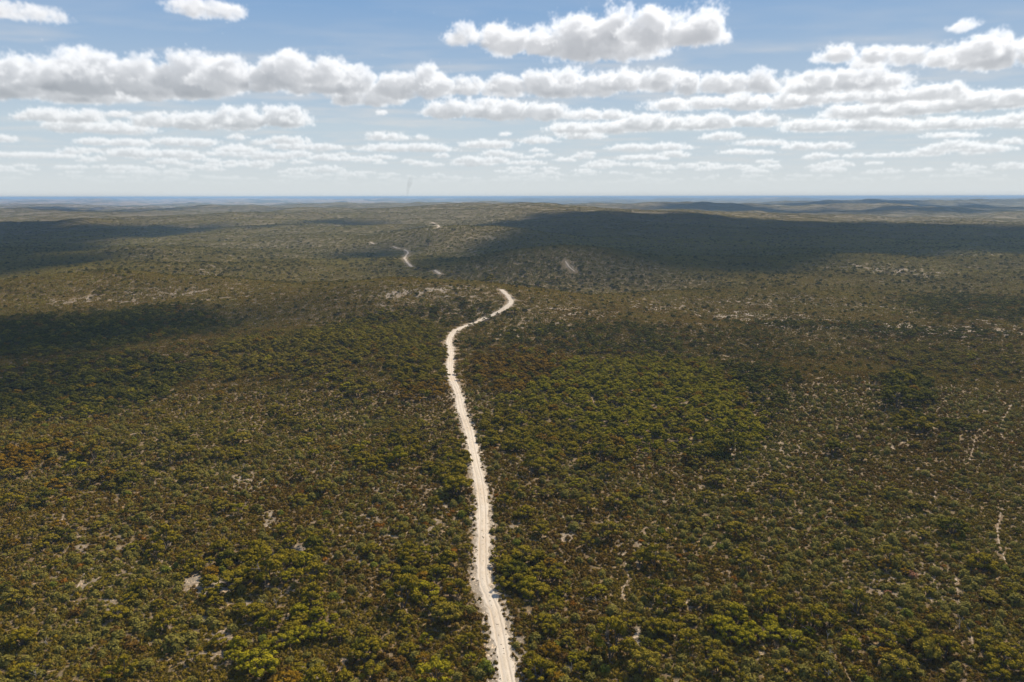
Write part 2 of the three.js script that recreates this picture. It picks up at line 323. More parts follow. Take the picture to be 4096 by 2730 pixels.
const mixc2 = (a, b, t) => a.map((v, k) => lerp(v, b[k], t));
// ---------------------------------------------------------------- the ground, one sheet to the horizon
function noiseTexture(size, f) {
  const a = new Uint8Array(size * size * 4);
  for (let j = 0; j < size; j++) for (let i = 0; i < size; i++) { const v = f(i / size, j / size); for (let c = 0; c < 3; c++) a[(j * size + i) * 4 + c] = clamp(255 * (Array.isArray(v) ? v[c] : v), 0, 255); a[(j * size + i) * 4 + 3] = 255; }
  const t = new THREE.DataTexture(a, size, size);
  t.wrapS = t.wrapT = THREE.RepeatWrapping;
  t.magFilter = t.minFilter = THREE.LinearFilter;
  t.needsUpdate = true;
  return t;
}
// noise on a torus, so that it tiles
const tile = (u, v, n) => { const a = u * 2 * Math.PI, b = v * 2 * Math.PI, r = n / (2 * Math.PI); return 0.5 * (N3(Math.cos(a) * r, Math.sin(a) * r, Math.cos(b) * r + 5.3) + N3(Math.cos(b) * r + 9, Math.sin(b) * r, Math.sin(a) * r + 2)); };
// litter with small openings of paler sand; 17 m across
const litterMap = noiseTexture(1024, (u, v) => { const o = smoothstep(tile(u, v, 30) * 0.8 + tile(u + 0.3, v + 0.1, 90) * 0.7 + tile(u, v, 9) * 0.4, 0.34, 0.62), g = 0.3 + 0.09 * tile(u, v, 70); return [lerp(g, 1, o), lerp(g, 0.94, o), lerp(g, 0.88, o)]; });
const grainMap = noiseTexture(512, (u, v) => 0.5 + 0.3 * tile(u, v, 20) + 0.4 * tile(u, v, 80));
const structure = (o) => { o.userData.kind = 'structure'; o.receiveShadow = o.castShadow = true; return o; };
const sandColor = [0.48, 0.395, 0.30], litterColor = [0.165, 0.105, 0.05], heathColor = [0.135, 0.096, 0.024];
function makeGround() {
  const rad = [0, 12, 30, 55, 80, 100];
  for (let r = 106; r < 1000; r *= 1.0074) rad.push(r);
  for (let r = 1000; r < 34000; r *= 1.0135) rad.push(r);
  const ang = [], A = 43 * DEG, NF = 560;
  for (let i = 0; i <= NF; i++) ang.push(-A + 2 * A * i / NF);
  for (let i = 1; i < 50; i++) ang.push(A + (2 * Math.PI - 2 * A) * i / 50);
  const nr = rad.length, na = ang.length, pos = new Float32Array(nr * na * 3), col = new Float32Array(nr * na * 3), uv = new Float32Array(nr * na * 2), idx = [];
  for (let j = 0; j < nr; j++) for (let i = 0; i < na; i++) {
    const o = j * na + i, r = rad[j], x = Math.sin(ang[i]) * r, z = -Math.cos(ang[i]) * r, fine = i <= NF && r > 90;
    pos.set([x, height(x, z), z], o * 3);
    uv.set([x / 17, z / 17], o * 2);
    let c;
    if (!fine) c = heathColor;
    else {
      let s = sandAt(x, z);
      if (r < 1150) {
        const g = Math.abs(nearTrack(x, z));
        if (g < 7) s = Math.max(s, smoothstep((r > 420 ? 3.1 : 3.9) + N2b(x / 2.4, z / 2.4) * 1.6 + N2b(x / 0.9, z / 0.9) * 0.8 - g, -0.5, 0.7));
      } 
      const far = smoothstep(r, 700, 2200), m = N2(x / 7, z / 7) * 0.5 + 0.5;
      c = [0, 1, 2].map((k) => lerp(lerp(litterColor[k], heathColor[k], clamp(far + m * 0.6, 0, 1)), sandColor[k], s * (1 - 0.35 * far)));
      if (r > 7000) {                                     // cleared farmland far off to the left and ahead
        const left = smoothstep(-Math.sin(ang[i]) + 0.04 * N2(x / 3000, z / 3000), -0.05, 0.3), u = (x * 0.8 + z * 0.6) / 900, w = (z * 0.8 - x * 0.6) / 1500;
        const id = N2b(Math.floor(u) * 7.31, Math.floor(w) * 3.77), pale = fbm(x / 4000 + 11, z / 4000, 2);
        if (r > 8500) c = mixc2([0.10, 0.085, 0.022], [0.03, 0.032, 0.012], smoothstep(fbm(x / 1500 - 7, z / 1100, 3) + 0.5 * N2b(x / 420, z / 300), -0.1, 0.25));
        if (id * 0.8 + pale * 1.1 + left * 1.5 - 1.0 > 0 && N2(x / 700, z / 260) < 0.45) c = [[0.34, 0.25, 0.17], [0.42, 0.33, 0.24], [0.25, 0.2, 0.13]][Math.abs(Math.floor(u * 3 + w)) % 3];
      }
    }
    col.set(c.map((v) => v / lerp(0.42, 0.6, clamp((c[0] - 0.17) * 4, 0, 1) ) * ALBEDO), o * 3);
  }
  for (let j = 0; j + 1 < nr; j++) for (let i = 0; i < na; i++) {
    const a = j * na + i, b = j * na + (i + 1) % na, c = a + na, d = b + na;
    if (j) idx.push(a, b, c);
    idx.push(b, d, c);
  }
  const g = new THREE.BufferGeometry();
  g.setAttribute('position', new THREE.BufferAttribute(pos, 3));
  g.setAttribute('color', new THREE.BufferAttribute(col, 3));
  g.setAttribute('uv', new THREE.BufferAttribute(uv, 2));
  g.setIndex(idx);
  // counter-clockwise seen from above
  const ia = g.index.array; for (let k = 0; k < ia.length; k += 3) { const t = ia[k + 1]; ia[k + 1] = ia[k + 2]; ia[k + 2] = t; }
  g.computeVertexNormals();
  if (g.attributes.normal.getY(na * 40 + 10) < 0) { for (let k = 0; k < ia.length; k += 3) { const t = ia[k + 1]; ia[k + 1] = ia[k + 2]; ia[k + 2] = t; } g.computeVertexNormals(); }
  const m = new THREE.MeshStandardMaterial({ vertexColors: true, map: litterMap, roughness: 1, bumpMap: grainMap, bumpScale: 0.08 });
  m.name = 'sandy heath soil';
  const o = new THREE.Mesh(g, m);
  o.name = 'ground';
  o.userData.label = 'rolling sandy ground under the heath, out to the horizon';
  scene.add(structure(o));
}
makeGround();

// ---------------------------------------------------------------- the white sand track and the narrow pads
// a ribbon laid on the land: profile gives [offset, rise, r, g, b] across
function ribbon(line, name, label, profile, lift, mat) {
  const pos = [], col = [], uv = [], idx = [];
  let along = 0, n = 0;
  line.forEach(([x, z], k) => {
    const [ax, az] = line[Math.max(0, k - 1)], [bx, bz] = line[Math.min(line.length - 1, k + 1)], l = Math.hypot(bx - ax, bz - az) || 1, nx = -(bz - az) / l, nz = (bx - ax) / l;
    if (k) along += Math.hypot(x - line[k - 1][0], z - line[k - 1][1]);
    const rows = profile(along, x, z);
    n = rows.length;
    for (const [off, rise, r, g, b] of rows) {
      const X = x + nx * off, Z = z + nz * off, d = Math.hypot(X, Z);
      pos.push(X, height(X, Z) + rise + lift + d * 0.00022, Z); col.push(r * ALBEDO, g * ALBEDO, b * ALBEDO); uv.push(off / 3, along / 3);
    }
    if (k) for (let i = 0; i + 1 < n; i++) { const a = (k - 1) * n + i, b = a + n; idx.push(a, a + 1, b, a + 1, b + 1, b); }
  });
  const g = new THREE.BufferGeometry();
  g.setAttribute('position', new THREE.Float32BufferAttribute(pos, 3));
  g.setAttribute('color', new THREE.Float32BufferAttribute(col, 3));
  g.setAttribute('uv', new THREE.Float32BufferAttribute(uv, 2));
  g.setIndex(idx);
  g.computeVertexNormals();
  if (g.attributes.normal.getY(n * 2 + 2) < 0) { const ia = g.index.array; for (let k = 0; k < ia.length; k += 3) { const t = ia[k + 1]; ia[k + 1] = ia[k + 2]; ia[k + 2] = t; } g.computeVertexNormals(); }
  const o = new THREE.Mesh(g, mat);
  o.name = name; o.userData.label = label;
  scene.add(structure(o));
  return o;
}
const trackMat = new THREE.MeshStandardMaterial({ vertexColors: true, map: noiseTexture(512, (u, v) => 0.88 + 0.1 * tile(u, v, 9) + 0.12 * tile(u, v, 50)), roughness: 1, bumpMap: grainMap, bumpScale: 0.03 });
trackMat.name = 'pale track sand';
const mixc = (a, b, t) => a.map((v, k) => lerp(v, b[k], t));
const trackSand = [0.58, 0.50, 0.41], rutSand = [0.36, 0.265, 0.175], berm = [0.64, 0.56, 0.47];
ribbon(NEAR_TRACK, 'sand_track', 'pale sandy vehicle track winding through the bush to the dune crest', (s, x, z) => {
  const rows = [], wob = N2b(s / 40, 3) * 0.35, el = 1.68 + 0.4 * N2b(s / 3.1, 1) + 0.45 * N2b(s / 17, 7), er = 1.68 + 0.4 * N2b(s / 3.3, 21) + 0.45 * N2b(s / 15, 27), tan = clamp(0.1 + 0.75 * fbm(s / 34, 5, 3), 0, 0.5);
  for (let i = 0; i <= 26; i++) {
    const t = i / 13 - 1, off = t < 0 ? t * el : t * er, a = Math.abs(off - wob * 0.4);
    const rut = Math.exp(-Math.pow((a - 0.86) / 0.2, 2)), line = Math.exp(-Math.pow((a - 1.02) / 0.08, 2)) * 0.8, mid = Math.exp(-Math.pow(off / 0.45, 2));
    const c = mixc(mixc(mixc(trackSand, berm, 0.5 + 0.5 * N2b(s / 5, off * 2)), rutSand, clamp(rut * (0.22 + 0.2 * N2b(s / 14, off > 0 ? 4 : 9)) + line * (0.55 + 0.4 * N2b(s / 9, off > 0 ? 40 : 49)), 0, 0.9)), [0.44, 0.34, 0.22], mid * clamp(0.08 + 0.5 * N2b(s / 0.9, 60), 0, 0.4));
    for (let k = 0; k < 3; k++) c[k] = lerp(c[k], [0.47, 0.34, 0.21][k], tan * (0.6 + 0.4 * N2b(s / 2.5, off)));
    rows.push([off, -0.07 * rut + 0.05 * mid + 0.05 * Math.exp(-Math.pow((a - 1.4) / 0.25, 2)), ...c]);
  }
  // ragged sandy shoulders on both sides
  const lw = 0.6 + 0.75 * N2b(s / 2.3, 71) + 0.6 * N2b(s / 9, 75), rw = 0.7 + 0.75 * N2b(s / 2.1, 81) + 0.6 * N2b(s / 8, 85);
  const side = (o, w, k) => [0.3, 0.65, 1].map((t) => [o + Math.sign(o) * Math.max(0.15, w) * t, t === 1 ? -0.16 : -0.01 - 0.03 * t, ...mixc(mixc(trackSand, sandColor, 0.5 * t), litterColor, clamp(0.5 * N2b(s / 0.8, o * 3 + t * 5 + k) + 0.25 * t - 0.05, 0, 0.7))]);
  return [...side(-el, lw, 0).reverse(), ...rows, ...side(er, rw, 9)];
}, 0.05, trackMat);
const farSides = ['in the shaded valley left of the dune', 'climbing the far valley as an S bend', 'beyond the S bend, short pale piece', 'far left of the S bend, tiny bright piece', 'on the distant slope, upper centre', 'topmost far-off piece near the ridge', 'running down the knoll right of the bend'];
FAR_TRACKS.forEach((l, k) => {
  const o = ribbon(l, 'sand_track_' + String(k + 1).padStart(3, '0'), 'stretch of pale sand track ' + farSides[k], (s, x, z) => [-1, -0.5, 0, 0.5, 1].map((t) => [t * (2.0 + 1.0 * N2b(s / 8, t * 3)) * (Math.hypot(x, z) > 2000 ? 1.6 : k === 6 ? 0.45 : 1), 0, ...mixc(trackSand, rutSand, 0.5 + 0.35 * N2b(s / 6, t))]), 0.25, trackMat);
});
const padMat = trackMat;
PADS.forEach((l, k) => ribbon(l, 'path' + (k ? '_' + String(k).padStart(3, '0') : ''), 'narrow broken line of bare sand where animals walk through the heath', (s) => [-1, 0, 1].map((t) => [t * (0.22 + 0.2 * N2b(s / 2.2, k + t * 5)), t ? -0.06 : 0, ...mixc(sandColor, litterColor, clamp(0.62 + 0.6 * N2b(s / 3, k * 9), 0.2, 0.97))]), 0.05, padMat));

// ---------------------------------------------------------------- leaves, twigs and plants
class Leaves {
  constructor() { this.p = []; this.c = []; }
  tri(a, b, c, col) { this.p.push(...a, ...b, ...c); for (let i = 0; i < 3; i++) this.c.push(...col); }
  // one tuft of leaves: a bent little face about a centre, looking roughly along n
  tuft(q, o, n, size, col, tall = 1) {
    const t = [q() - 0.5, q() - 0.5, q() - 0.5], ux = n[1] * t[2] - n[2] * t[1], uy = n[2] * t[0] - n[0] * t[2], uz = n[0] * t[1] - n[1] * t[0], l = Math.hypot(ux, uy, uz) || 1;
    const u = [ux / l * size, uy / l * size, uz / l * size], w = [n[1] * u[2] - n[2] * u[1], n[2] * u[0] - n[0] * u[2], n[0] * u[1] - n[1] * u[0]].map((v) => v * tall), at = (a, b, k) => [o[0] + u[0] * a + w[0] * b + n[0] * k * size, o[1] + u[1] * a + w[1] * b + n[1] * k * size, o[2] + u[2] * a + w[2] * b + n[2] * k * size];
    const v = 0.8 + 0.4 * q(), cc = col.map((x) => x * v);
    const A = at(-0.55 + 0.3 * q(), -0.5, -0.2), B = at(0.55, -0.35 + 0.3 * q(), 0.1 * q()), C = at(0.1 * q(), 0.6, -0.25 * q());
    this.tri(A, B, C, cc);
    if (q() < 0.6) this.tri(B, at(0.65, 0.5 * q() + 0.1, -0.35), C, cc.map((x) => x * 0.92));
  }
  geometry() {
    const g = new THREE.BufferGeometry();
    g.setAttribute('position', new THREE.Float32BufferAttribute(this.p, 3));
    g.setAttribute('color', new THREE.Float32BufferAttribute(this.c, 3));
    return g;
  }
}
function limb(a, b, ra, rb, sides = 5, bend = 0, q = R) {
  const mid = new THREE.Vector3(...a).lerp(new THREE.Vector3(...b), 0.5).add(new THREE.Vector3((q() - 0.5) * bend, (q() - 0.2) * bend * 0.5, (q() - 0.5) * bend));
  const curve = new THREE.QuadraticBezierCurve3(new THREE.Vector3(...a), mid, new THREE.Vector3(...b)), n = 4, g = new THREE.TubeGeometry(curve, n, 1, sides, false), p = g.attributes.position;
  for (let i = 0; i <= n; i++) {
    const c = curve.getPoint(i / n), r = lerp(ra, rb, i / n);
    for (let k = 0; k <= sides; k++) { const o = i * (sides + 1) + k; p.setXYZ(o, c.x + (p.getX(o) - c.x) * r, c.y + (p.getY(o) - c.y) * r, c.z + (p.getZ(o) - c.z) * r); }
  }
  g.deleteAttribute('uv');
  g.computeVertexNormals();
  return g;
}
const leafMat = (name, rgb, through = 0.3, rough = 0.85) => { const m = new THREE.MeshPhysicalMaterial({ color: new THREE.Color().setRGB(...(rgb[0] === 1 ? rgb : rgb.map((v) => v * ALBEDO))), vertexColors: true, roughness: rough, transmission: through, thickness: 0, side: THREE.DoubleSide, specularIntensity: 0.06 }); m.name = name; return m; };
const barkMat = new THREE.MeshStandardMaterial({ color: new THREE.Color().setRGB(0.085, 0.068, 0.052), roughness: 0.95 }); barkMat.name = 'dark mallee bark';
const paleBarkMat = new THREE.MeshStandardMaterial({ color: new THREE.Color().setRGB(0.33, 0.28, 0.23), roughness: 0.9 }); paleBarkMat.name = 'bleached wood';

// a mallee of unit width: several stems from one root, each ending in domed clumps of leaves. Returns { crown, trunk, height }.
function mallee(seed, o) {
  const q = rng(seed), L = new Leaves(), stems = [], heightU = o.height, n = o.clumps;
  const heads = [];
  for (let k = 0; k < n; k++) {
    let best = null, bd = -1;
    for (let t = 0; t < 8; t++) {                          // spread the heads apart
      const a = q() * 2 * Math.PI, r = 0.40 * Math.sqrt(q()), x = Math.cos(a) * r, z = Math.sin(a) * r, d = Math.min(...heads.map((h) => Math.hypot(h[0] - x, h[2] - z)), 9);
      if (d > bd) { bd = d; best = [x, 0, z, r]; }
    }
    best[1] = heightU * (1 - 0.75 * Math.pow(best[3] / 0.46, 2) * o.drop - 0.16 * q()) - 0.06;
    heads.push(best);
  }
  const nst = Math.min(o.stems, n), roots = [];
  for (let s = 0; s < nst; s++) {
    const a = s / nst * 2 * Math.PI + q(), fx = Math.cos(a) * 0.13, fz = Math.sin(a) * 0.13, fork = [fx, heightU * (0.3 + 0.18 * q()), fz];
    roots.push(fork);
    stems.push(limb([Math.cos(a) * 0.02, -0.03, Math.sin(a) * 0.02], fork, 0.024, 0.016, 5, 0.06, q));
  }
  const cr = o.clump;
  for (const h of heads) {
    let f = roots[0]; for (const r of roots) if (Math.hypot(r[0] - h[0], r[2] - h[2]) < Math.hypot(f[0] - h[0], f[2] - h[2])) f = r;
    stems.push(limb(f, [h[0], h[1], h[2]], 0.014, 0.005, 4, 0.1, q));
    const rr = cr * (0.75 + 0.55 * q()), m = Math.round(o.tufts * rr * rr / (cr * cr));
    for (let k = 0; k < m; k++) {
      const u = q() * 1.18 - 0.18, a = q() * 2 * Math.PI, s = Math.sqrt(Math.max(0, 1 - u * u)), d = 0.72 + 0.32 * q(), wob = 1 + 0.22 * Math.sin(a * 3 + h[0] * 40) * s;
      const nrm = [s * Math.cos(a), u, s * Math.sin(a)], pt = [h[0] + nrm[0] * rr * d * wob, h[1] + nrm[1] * rr * d * 0.72 - 0.02, h[2] + nrm[2] * rr * d * wob];
      const nn = [nrm[0] + (q() - 0.5) * 1.1, nrm[1] + (q() - 0.3) * 1.1, nrm[2] + (q() - 0.5) * 1.1], l = Math.hypot(...nn);
      const fresh = smoothstep(u + (q() - 0.5) * 0.7, 0.05, 0.85);   // new growth on the dome tips, with a painted highlight
      L.tuft(q, pt, nn.map((x) => x / l), o.leaf * (0.7 + 0.6 * q()), mixc(o.oldShaded, o.fresh, fresh), 1.1);
    }
  }
  return { crown: L.geometry(), trunk: mergeGeometries(stems), height: heightU };
}
const OLD_SHADED = [0.64, 0.69, 0.66], NEW_LIT = [1.62, 1.5, 0.9];  // leaf age, plus sunlit tops and shaded undersides painted into the colour
const TREE_SHAPES = [
  { height: 0.80, clumps: 15, stems: 4, drop: .6, clump: .118, tufts: 62, leaf: .056 }, { height: 0.86, clumps: 12, stems: 3, drop: .6, clump: .125, tufts: 66, leaf: .056 },
  { height: 0.72, clumps: 19, stems: 5, drop: .5, clump: .112, tufts: 58, leaf: .056 }, { height: 0.95, clumps: 11, stems: 3, drop: .7, clump: .13, tufts: 70, leaf: .058 },
  { height: 0.64, clumps: 21, stems: 6, drop: .5, clump: .112, tufts: 56, leaf: .055 }, { height: 0.78, clumps: 14, stems: 4, drop: .75, clump: .12, tufts: 64, leaf: .056 },
].map((o, k) => mallee(100 + k * 7, { ...o, oldShaded: OLD_SHADED, fresh: NEW_LIT }));
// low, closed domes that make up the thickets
const DOME_SHAPES = [0, 1, 2, 3].map((k) => mallee(300 + k, { height: 0.56 + 0.05 * k, clumps: 15 + k, stems: 4, drop: .8, clump: .15, tufts: 46, leaf: .078, oldShaded: OLD_SHADED, fresh: NEW_LIT }));
const TONES = [
  ['golden olive leaves', [0.170, 0.138, 0.012]], ['bright yellow green leaves', [0.205, 0.182, 0.012]], ['dark green leaves', [0.098, 0.094, 0.012]], ['grey olive leaves', [0.18, 0.147, 0.024]], ['bronze leaves', [0.185, 0.112, 0.010]],
].map(([n, c]) => leafMat(n, c, 0.3));
const TONE_WORDS = ['golden olive', 'bright yellow-green', 'dark green', 'grey-olive', 'bronze'];

// soft upright shrub, unit radius
function shrub(seed, n, o) {
  const q = rng(seed), L = new Leaves();
  for (let k = 0; k < n; k++) {
    const u = Math.pow(q(), 0.8) * 1.05 - 0.05, a = q() * 2 * Math.PI, s = Math.sqrt(Math.max(0, 1 - u * u)), d = 0.62 + 0.42 * q(), lob = 1 + o.lobe * Math.sin(a * 3 + seed) * s + o.lobe * Math.sin(a * 5 + seed * 2);
    const pt = [s * Math.cos(a) * d * lob, Math.max(0.02, u * d * o.tall + 0.12), s * Math.sin(a) * d * lob];
    const nn = [s * Math.cos(a) + (q() - 0.5) * 1.2, o.up * q() + u * 0.7, s * Math.sin(a) + (q() - 0.5) * 1.2], l = Math.hypot(...nn) || 1;
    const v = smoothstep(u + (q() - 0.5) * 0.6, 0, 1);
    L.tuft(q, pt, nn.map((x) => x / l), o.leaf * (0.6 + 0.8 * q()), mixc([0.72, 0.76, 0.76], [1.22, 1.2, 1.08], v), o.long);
  }
  return L.geometry();
}
const shrubTwigs = (seed) => { const q = rng(seed), t = []; for (let k = 0; k < 5; k++) { const a = q() * 6.28; t.push(limb([0, -0.05, 0], [Math.cos(a) * 0.5, 0.55 + 0.3 * q(), Math.sin(a) * 0.5], 0.05, 0.02, 4, 0.2, q)); } return mergeGeometries(t); };
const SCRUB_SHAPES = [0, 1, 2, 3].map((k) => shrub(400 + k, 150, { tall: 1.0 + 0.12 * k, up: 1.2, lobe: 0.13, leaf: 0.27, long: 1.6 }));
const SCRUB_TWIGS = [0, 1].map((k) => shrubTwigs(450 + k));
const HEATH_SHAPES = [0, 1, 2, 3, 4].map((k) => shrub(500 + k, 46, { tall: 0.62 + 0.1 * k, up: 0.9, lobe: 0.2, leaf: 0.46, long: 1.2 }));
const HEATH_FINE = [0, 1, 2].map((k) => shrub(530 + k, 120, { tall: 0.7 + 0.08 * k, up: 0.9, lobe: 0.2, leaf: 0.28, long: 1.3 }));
const scrubMat = leafMat('silvery grey-green leaves', [0.19, 0.163, 0.035], 0.3, 0.85), rustMat = leafMat('rusty heath', [0.125, 0.070, 0.014], 0.3, 0.8), orangeMat = leafMat('orange flowering heath', [0.25, 0.105, 0.01], 0.3, 0.8), limeMat = leafMat('fresh green leaves', [0.155, 0.165, 0.02], 0.3, 0.85), deadLeafMat = leafMat('dead pinkish brown foliage', [0.33, 0.16, 0.09], 0.3, 0.9);
const coverMat = leafMat('heath foliage', [1, 1, 1], 0.28, 0.75);

// ---------------------------------------------------------------- things: names, labels, copies
const taken = new Map();
function numbered(name) { const k = taken.get(name) ?? 0; taken.set(name, k + 1); return k ? name + '_' + String(k).padStart(3, '0') : name; }
const part = (name, g, m, parent) => { const o = new THREE.Mesh(g, m); o.name = name; o.castShadow = o.receiveShadow = true; parent.add(o); return o; };
const protos = new Map();
function instanceOf(key, kind, build) {                    // the first is built with its parts, the rest are clones of it
  let r;
  if (protos.has(key)) r = protos.get(key).clone();
  else { r = new THREE.Group(); build(r); protos.set(key, r); }
  r.name = numbered(kind);
  r.userData = {};
  scene.add(r);
  return r;
}
const everything = [];                                     // { o, kind, words, px, py } for the labels
function plant(kind, category, key, build, x, z, scale, words, sunk = 0.03) {
  const o = instanceOf(key, kind, build), y = height(x, z);
  o.position.set(x, y - sunk * scale[1], z);
  o.scale.set(...scale);
  o.rotation.y = R() * 6.283;
  const [px, py, depth] = project(x, y, z);
  o.userData.category = category;
  everything.push({ o, kind, category, words, px, py, depth });
  return o;
}
const occupied = new Map();                                // keeps other plants off the single ones
const occupy = (x, z, r) => { for (let i = Math.floor((x - r) / 4); i <= Math.floor((x + r) / 4); i++) for (let j = Math.floor((z - r) / 4); j <= Math.floor((z + r) / 4); j++) { const k = i * 65536 + j; if (!occupied.has(k)) occupied.set(k, []); occupied.get(k).push([x, z, r]); } };
const isFree = (x, z, r) => { for (const [a, b, c] of occupied.get(Math.floor(x / 4) * 65536 + Math.floor(z / 4)) ?? []) if (Math.hypot(a - x, b - z) < c + r) return false; return true; };
const sized = (w) => w > 8.5 ? 'big' : w > 5.5 ? '' : 'small';
function tree(x, z, width, tone, shape = Math.floor(R() * TREE_SHAPES.length), squat = 1) {
  const T = TREE_SHAPES[shape], w = width;
  occupy(x, z, width * 0.12);
  const look = squat < 0.8 ? 'flat-topped ' : T.height > 0.84 ? 'tall open ' : T.height < 0.7 ? 'broad ' : '';
  return plant('mallee_tree', 'tree', 'tree' + shape + tone, (g) => { part('crown', T.crown, TONES[tone], g); part('trunk', T.trunk, barkMat, g); }, x, z, [w, w * squat * (0.9 + 0.2 * R()), w], (sized(width) + ' ' + look).trimStart() + TONE_WORDS[tone] + ' mallee tree');
}

// single trees read off the photograph: [column, row of the foot, crown width in its pixels, tone]
const TREES = [
  [662, 2517, 105, 0], [1028, 2692, 178, 1], [1121, 2592, 84, 1], [1278, 2556, 112, 1], [1190, 2566, 100, 1], [836, 2401, 75, 0], [929, 2360, 140, 0], [1063, 2331, 165, 0], [1249, 2343, 120, 0], [569, 2372, 85, 0], [517, 2418, 70, 0], [465, 2471, 90, 0], [633, 2430, 60, 0], [668, 2192, 100, 0], [621, 2238, 78, 0], [1016, 2476, 100, 0], [1092, 2511, 70, 0],
  [1254, 2407, 90, 0], [1249, 2430, 76, 0], [1202, 2488, 70, 0], [81, 2581, 110, 0], [75, 2418, 90, 3], [505, 2697, 90, 0], [436, 2726, 70, 1], [87, 2697, 100, 0], [714, 2552, 70, 3], [871, 2581, 70, 0], [1196, 2686, 60, 0], [1132, 2140, 70, 0], [1069, 2209, 80, 3],
  [1558, 2302, 85, 0], [1691, 2256, 70, 0], [1645, 2267, 60, 0], [1488, 2221, 75, 0], [1772, 2296, 65, 0], [1407, 2285, 60, 0], [1610, 2430, 140, 0], [1703, 2395, 110, 1], [1465, 2424, 48, 0], [1784, 2500, 125, 3], [1639, 2511, 60, 0], [1874, 2593, 66, 0], [1790, 2639, 70, 0], [1846, 2569, 60, 0], [1476, 2639, 140, 0], [1459, 2546, 60, 0], [1880, 2655, 50, 1], [1685, 2657, 60, 4], [1738, 2755, 150, 1],
  [2056, 2318, 120, 2], [2098, 2246, 105, 0], [2140, 2386, 110, 0], [2084, 2372, 60, 0], [2111, 2397, 45, 1], [2231, 2296, 65, 0], [2249, 2384, 70, 0], [2173, 2505, 80, 0], [2196, 2535, 90, 0], [2440, 2627, 168, 0], [2394, 2378, 65, 1], [2365, 2395, 60, 0], [2667, 2442, 110, 0], [2614, 2535, 90, 0], [2696, 2523, 90, 0], [2568, 2697, 150, 3], [2148, 2728, 116, 0], [2289, 2651, 60, 1], [2330, 2645, 60, 0], [2202, 2627, 80, 4],
  [2429, 2157, 95, 3], [2405, 2163, 80, 3], [2162, 2145, 70, 0], [2615, 2262, 100, 0], [2562, 2262, 90, 0], [2684, 2291, 70, 0], [2347, 2192, 60, 0],
  [2952, 2151, 110, 3], [3810, 2140, 115, 2], [2964, 2238, 85, 0], [2993, 2290, 90, 3], [3555, 2261, 95, 3], [3062, 2447, 120, 0], [2906, 2470, 100, 3], [3162, 2510, 100, 0], [3254, 2510, 120, 0], [3320, 2505, 90, 0], [3422, 2458, 110, 3], [3312, 2400, 60, 3], [2917, 2560, 90, 1], [2975, 2590, 90, 1], [3020, 2570, 80, 1], [2950, 2545, 60, 1], [3091, 2557, 85, 1], [3230, 2592, 70, 0], [3525, 2590, 110, 0], [3600, 2580, 100, 0], [3670, 2570, 90, 0], [3758, 2505, 85, 3], [3775, 2620, 110, 0],
  [4007, 2673, 140, 0], [3955, 2580, 90, 0], [3960, 2412, 85, 3], [3138, 2702, 90, 0], [3289, 2725, 80, 0], [3590, 2702, 160, 3], [3428, 2720, 70, 0], [3926, 2285, 110, 0],
  [377, 1835, 80, 3], [296, 1900, 85, 1], [46, 1905, 80, 3], [221, 1963, 80, 4], [41, 2039, 90, 0], [174, 2010, 95, 2], [685, 1853, 85, 3], [755, 1824, 65, 0], [865, 1836, 70, 3], [941, 1841, 65, 0], [523, 1940, 80, 2], [749, 1923, 60, 3], [633, 1679, 55, 0], [720, 1743, 65, 3], [854, 1714, 50, 3], [947, 1772, 100, 3], [1138, 1696, 60, 0], [1190, 1702, 50, 3], [1103, 1661, 60, 3], [894, 2045, 70, 3], [958, 2062, 65, 1], [1202, 1917, 60, 0], [1196, 2010, 65, 0], [1289, 1975, 80, 3], [1225, 1777, 55, 1], [1330, 1801, 50, 4], [1254, 1830, 45, 1], [540, 1490, 60, 0], [600, 1545, 45, 3],
  [1831, 1981, 122, 0], [1772, 1917, 60, 0], [1714, 1882, 65, 0], [1592, 1859, 80, 1], [1540, 1865, 60, 0], [1494, 1853, 45, 0], [1674, 1836, 70, 0], [1778, 1830, 65, 0], [1831, 1841, 55, 0], [1494, 1568, 60, 3], [1430, 1586, 75, 3], [1389, 1563, 60, 1], [2127, 1894, 80, 0], [2191, 1882, 85, 0], [2342, 1876, 75, 0], [2405, 1847, 85, 2], [2435, 1841, 60, 0], [2063, 1981, 70, 3], [2016, 2027, 66, 0], [2353, 2045, 85, 3], [2464, 2027, 85, 3], [2551, 1992, 70, 0], [2098, 2074, 90, 0], [2295, 1963, 45, 1], [2388, 1952, 50, 0], [2429, 1911, 75, 0],
  [2790, 1846, 95, 2], [2918, 1817, 108, 2], [3335, 1817, 80, 2], [3683, 1736, 95, 0], [3787, 1788, 75, 2], [3590, 1632, 112, 2], [3540, 1628, 70, 2], [3650, 1620, 80, 2], [3706, 1609, 70, 2], [3909, 1696, 65, 0], [3654, 1794, 50, 3], [3126, 1997, 95, 0], [2981, 2014, 80, 0], [3433, 2067, 60, 3], [2865, 1945, 80, 3], [2819, 2014, 70, 3], [2946, 1690, 60, 1], [1710, 1083, 30, 3], [1672, 1077, 30, 3], [1965, 1134, 40, 3], [1944, 1131, 28, 2], [2067, 1151, 32, 2], [2118, 1153, 24, 2], [2152, 1145, 30, 2], [1978, 1096, 20, 2], [1804, 1099, 26, 3], [1714, 978, 26, 2], [2054, 1256, 46, 0], [1880, 1387, 40, 2], [1930, 1392, 36, 2], [1850, 1394, 30, 2], [2330, 1128, 26, 2], [2210, 1130, 26, 3], [2440, 1120, 24, 3], [2530, 1122, 24, 2],
];
